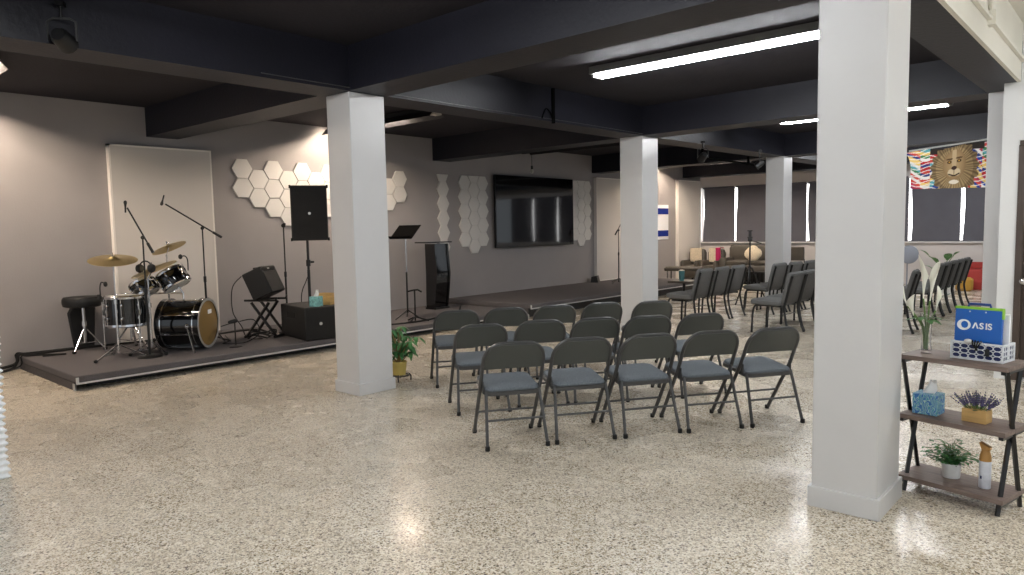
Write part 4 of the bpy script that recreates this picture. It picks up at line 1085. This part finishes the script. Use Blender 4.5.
for y, a in ((-cdp/2, 0), (cdp/2, 0)):
    lattice(cw-.01, ch-.014, 6, 3, at((0, y, 0))).build('lattice_panel', M['lattice'], ca)
for x in (-cw/2, cw/2):
    lattice(cdp-.01, ch-.014, 5, 3, at((x, 0, 0), PI/2)).build('lattice_panel', M['lattice'], ca)
q = MB()
for z in (.006, ch):
    for y in (-cdp/2, cdp/2): q.box((0, y, z), (cw+.008, .007, .01))
    for x in (-cw/2, cw/2): q.box((x, 0, z), (.007, cdp+.008, .01))
for x in (-cw/2, cw/2):
    for y in (-cdp/2, cdp/2): q.box((x, y, ch/2), (.008, .008, ch))
q.build('rim', M['lattice'], ca)
FT = at((0, 0, 0), 0, math.radians(-3))
fo = thing('document_case', 'blue document case with green edge and white OASIS lettering', 'folder', cad_p + ux*-.012 - uy*.03 + Vector((0, 0, .01)), rz)
MB().box((0, 0, .13), (.222, .022, .25), FT).build('cover', M['blue'], fo, bevel=.004)
MB().box((0, .001, .258), (.226, .026, .014), FT).box((.111, .001, .234), (.006, .026, .05), FT).build('green_edge', M['green'], fo, bevel=.002)
q = MB(); q.tube([(-.052, .0, .262), (-.05, 0, .279), (.05, 0, .279), (.052, 0, .262)], .007, 6, M=FT); q.build('handle', M['dkblue'], fo)
for x in (-.04, .035): MB().lathe([(.001, 0), (.004, 0), (.004, .002), (.001, .003)], 10, FT @ aim((x, -.0115, .24), (0, -1, 0))).build('rivet', M['alu'], fo)
# OASIS: a bold ring with an offset hole, then A S I S
LG = FT @ at((.008, -.0125, .168), 0, PI/2) @ Matrix.Diagonal((1.27, 1.27, 1, 1))
q = MB(); n_ = 32
vs = []; fs = []
for k in range(n_):
    a = 2*PI*k/n_
    for (cx, cy_, rx_, ry_) in ((-.058, 0, .026, .0225), (-.055, .001, .0135, .0145)):
        for z_ in (0, .0016): vs.append((cx+rx_*math.cos(a), cy_+ry_*math.sin(a), z_))
for k in range(n_):
    a = k*4; b_ = ((k+1) % n_)*4
    fs += [(a+1, b_+1, b_+3, a+3), (a, a+2, b_+2, b_), (a, b_, b_+1, a+1), (a+2, a+3, b_+3, b_+2)]
q.add(vs, fs, LG)
q.build('letter_ring', M['label'], fo)
q = MB()
hx = -.027; hh_ = .0125
q.prism([(hx, -hh_), (hx+.006, -hh_), (hx+.0125, .006), (hx+.019, -hh_), (hx+.025, -hh_), (hx+.0155, hh_), (hx+.0095, hh_)], 0, .0016, LG)
q.build('letter_a', M['label'], fo)
def letter(ch_, x, size):
    cu_ = bpy.data.curves.new('letter', 'FONT'); cu_.body = ch_; cu_.size = size; cu_.extrude = .0008; cu_.offset = .0009
    o_ = bpy.data.objects.new('letter', cu_); C.objects.link(o_)
    bpy.context.view_layer.update()
    me = bpy.data.meshes.new_from_object(o_.evaluated_get(bpy.context.evaluated_depsgraph_get()))
    bpy.data.objects.remove(o_)
    me.transform(LG @ at((x, -hh_, .0012))); me.materials.clear(); me.materials.append(M['label'])
    ob = bpy.data.objects.new('letter_' + ch_.lower(), me); C.objects.link(ob); ob.parent = fo
letter('S', .0, .0355); letter('I', .0215, .0355); letter('S', .0305, .0355)
wf = tag(MB().box((0, 0, .12), (.2, .012, .23)).build('paper_folder', M['label'], bevel=.002), 'white folder standing behind the blue document case', 'folder')
wf.location = cad_p + ux*.02 + uy*.01 + Vector((0, 0, .009)); wf.rotation_euler = (0, 0, rz)
ky = thing('key_fob', 'black fob and cord hanging over the caddy front', 'keys', cad_p + ux*.01 - uy*(cdp/2+.004) + Vector((0, 0, ch)), rz)
q = MB()
for k in range(4): q.tube(curve([(-.03+.012*k, .012, .006), (-.028+.014*k, -.006, .014), (-.02+.008*k, -.012, -.01), (.0-.004*k, -.010, -.035)], 5), .0035, 6)
q.build('cord', M['rubber'], ky)
MB().loft(.02, .04, .008, [(.002, -.004), (0, 0), (0, .004), (.002, .008)], M=at((.045, -.008, -.04), 0, PI/2)).build('fob', M['black'], ky)
MB().tube(curve([(-.0, -.01, -.0), (.02, -.012, .012), (.042, -.008, -.018)], 5), .0015, 5).build('ring', M['chrome'], ky)
MB().ball((-.045, -.006, .008), (.022, .006, .014)).build('tag', M['alu'], ky)

tissue_box(on_shelf(-.155, -.02, ZS[1]+.001), rz+.1, .125, .12, .112, M['floral'], 'blue floral tissue box on the middle shelf')
lv = thing('planter', 'small wooden planter of purple lavender on the middle shelf', 'plant', on_shelf(.082, -.01, ZS[1]+.001), rz)
MB().box((0, 0, .034), (.115, .08, .068)).build('planter_box', M['pine'], lv, bevel=.002)
s_ = MB(); f_ = MB(); l_ = MB(); rr = random.Random(5)
for k in range(80):
    a = rr.uniform(0, 2*PI); sp_ = rr.uniform(.2, 1); x = .045*rr.uniform(-1, 1); y = .028*rr.uniform(-1, 1)
    d = Vector((x*20+rr.uniform(-.5, .5), y*10+rr.uniform(-.5, .5), 1.0)).normalized(); L = rr.uniform(.05, .1)
    p0 = Vector((x, y, .064)); p1 = p0+d*L
    s_.tube([p0, p1], .0012, 4)
    for j in range(4):
        c = p0 + d*L*(.55+.16*j); f_.ball(c, (.0052-.0006*j,)*3, 6)
for k in range(40):
    a = rr.uniform(0, 2*PI); l_.leaf((.045*rr.uniform(-1, 1), .03*rr.uniform(-1, 1), .062), (math.cos(a), math.sin(a), .6), rr.uniform(.025, .045), .005, .4, n=3)
s_.build('stem', M['stem'], lv); f_.build('blossom', M['lavender'], lv); l_.build('foliage', M['leaf'], lv)
pw = thing('potted_plant', 'bushy green plant in a white pot on the bottom shelf', 'plant', on_shelf(-.05, .03, ZS[0]+.001), rz)
MB().lathe([(.001, 0), (.041, 0), (.043, .004), (.047, .076), (.048, .08), (.044, .08), (.042, .07), (.001, .068)], 26).build('pot', M['whitepot'], pw)
s_ = MB(); l_ = MB(); rr = random.Random(8)
for k in range(44):
    a = rr.uniform(0, 2*PI); R_ = rr.uniform(.02, .135); z_ = rr.uniform(.09, .20) - .3*max(0, R_-.08)
    p = Vector((R_*math.cos(a), R_*math.sin(a)*.8, z_))
    s_.tube(curve([(0, 0, .06), (p.x*.4, p.y*.4, z_*.95+.01), p], 4), .0014, 4)
    for j in range(8):
        t_ = .35+.65*j/7; b_ = a + (1 if j % 2 else -1)*rr.uniform(.5, 1.3)
        l_.leaf((p.x*t_, p.y*t_, .06+(z_-.06)*t_+.004), (math.cos(b_), math.sin(b_), rr.uniform(-.1, .5)), rr.uniform(.02, .034), .010, .3, n=3)
s_.build('stem', M['stem'], pw); l_.build('foliage', M['leafdark'], pw)
sp_ = thing('spray_bottle', 'white air freshener can with bronze top on the bottom shelf', 'can', on_shelf(.13, -.01, ZS[0]+.001), rz)
MB().lathe([(.001, 0), (.026, 0), (.028, .003), (.028, .145), (.027, .152), (.001, .154)], 24).build('can', M['can'], sp_)
MB().lathe([(.0275, .142), (.0285, .15), (.026, .175), (.019, .198), (.016, .208), (.001, .21)], 24).build('cap', M['tan'], sp_)
MB().prism([(-.028, .236), (-.026, .243), (.024, .222), (.024, .206), (.014, .2), (-.014, .2)], -.015, .015, Matrix(((1, 0, 0, 0), (0, 0, -1, 0), (0, 1, 0, 0), (0, 0, 0, 1)))).build('nozzle', M['tan'], sp_, bevel=.003)
MB().box((-.008, -.0278, .06), (.008, .002, .016)).build('label_mark', M['navyliner'], sp_)

# ------------------------------------------------------------------ white wave-textured partition at the left edge
pt = MB(); n_ = 150; vs = []; fs = []
yA, yB, hT = -.9, 1.135, 1.15
for k in range(n_+1):
    z_ = hT*k/n_; d_ = .010*math.sin(z_*2*PI/.042) + .004*math.sin(z_*31)
    vs += [(-5.285+d_*.6, yA, z_), (-5.285+d_*.6, yB+d_, z_), (-5.55, yB+d_, z_), (-5.55, yA, z_)]
for k in range(n_):
    a = k*4
    for i in range(4): fs.append((a+i, a+(i+1) % 4, a+4+(i+1) % 4, a+4+i))
fs += [(3, 2, 1, 0), (n_*4, n_*4+1, n_*4+2, n_*4+3)]
pt.add(vs, fs)
tag(pt.build('partition', M['wavy']), 'white wave-textured half-height partition at the left edge', 'partition')

# ------------------------------------------------------------------ light and colour
wd = bpy.data.worlds.new('world'); sc.world = wd; wd.use_nodes = True
bg = wd.node_tree.nodes['Background']; bg.inputs[0].default_value = (.86, .93, 1, 1); bg.inputs[1].default_value = .65
sc.view_settings.view_transform = 'Standard'; sc.view_settings.look = 'None'
sc.view_settings.exposure = .15; sc.view_settings.gamma = 1; sc.view_settings.use_curve_mapping = False
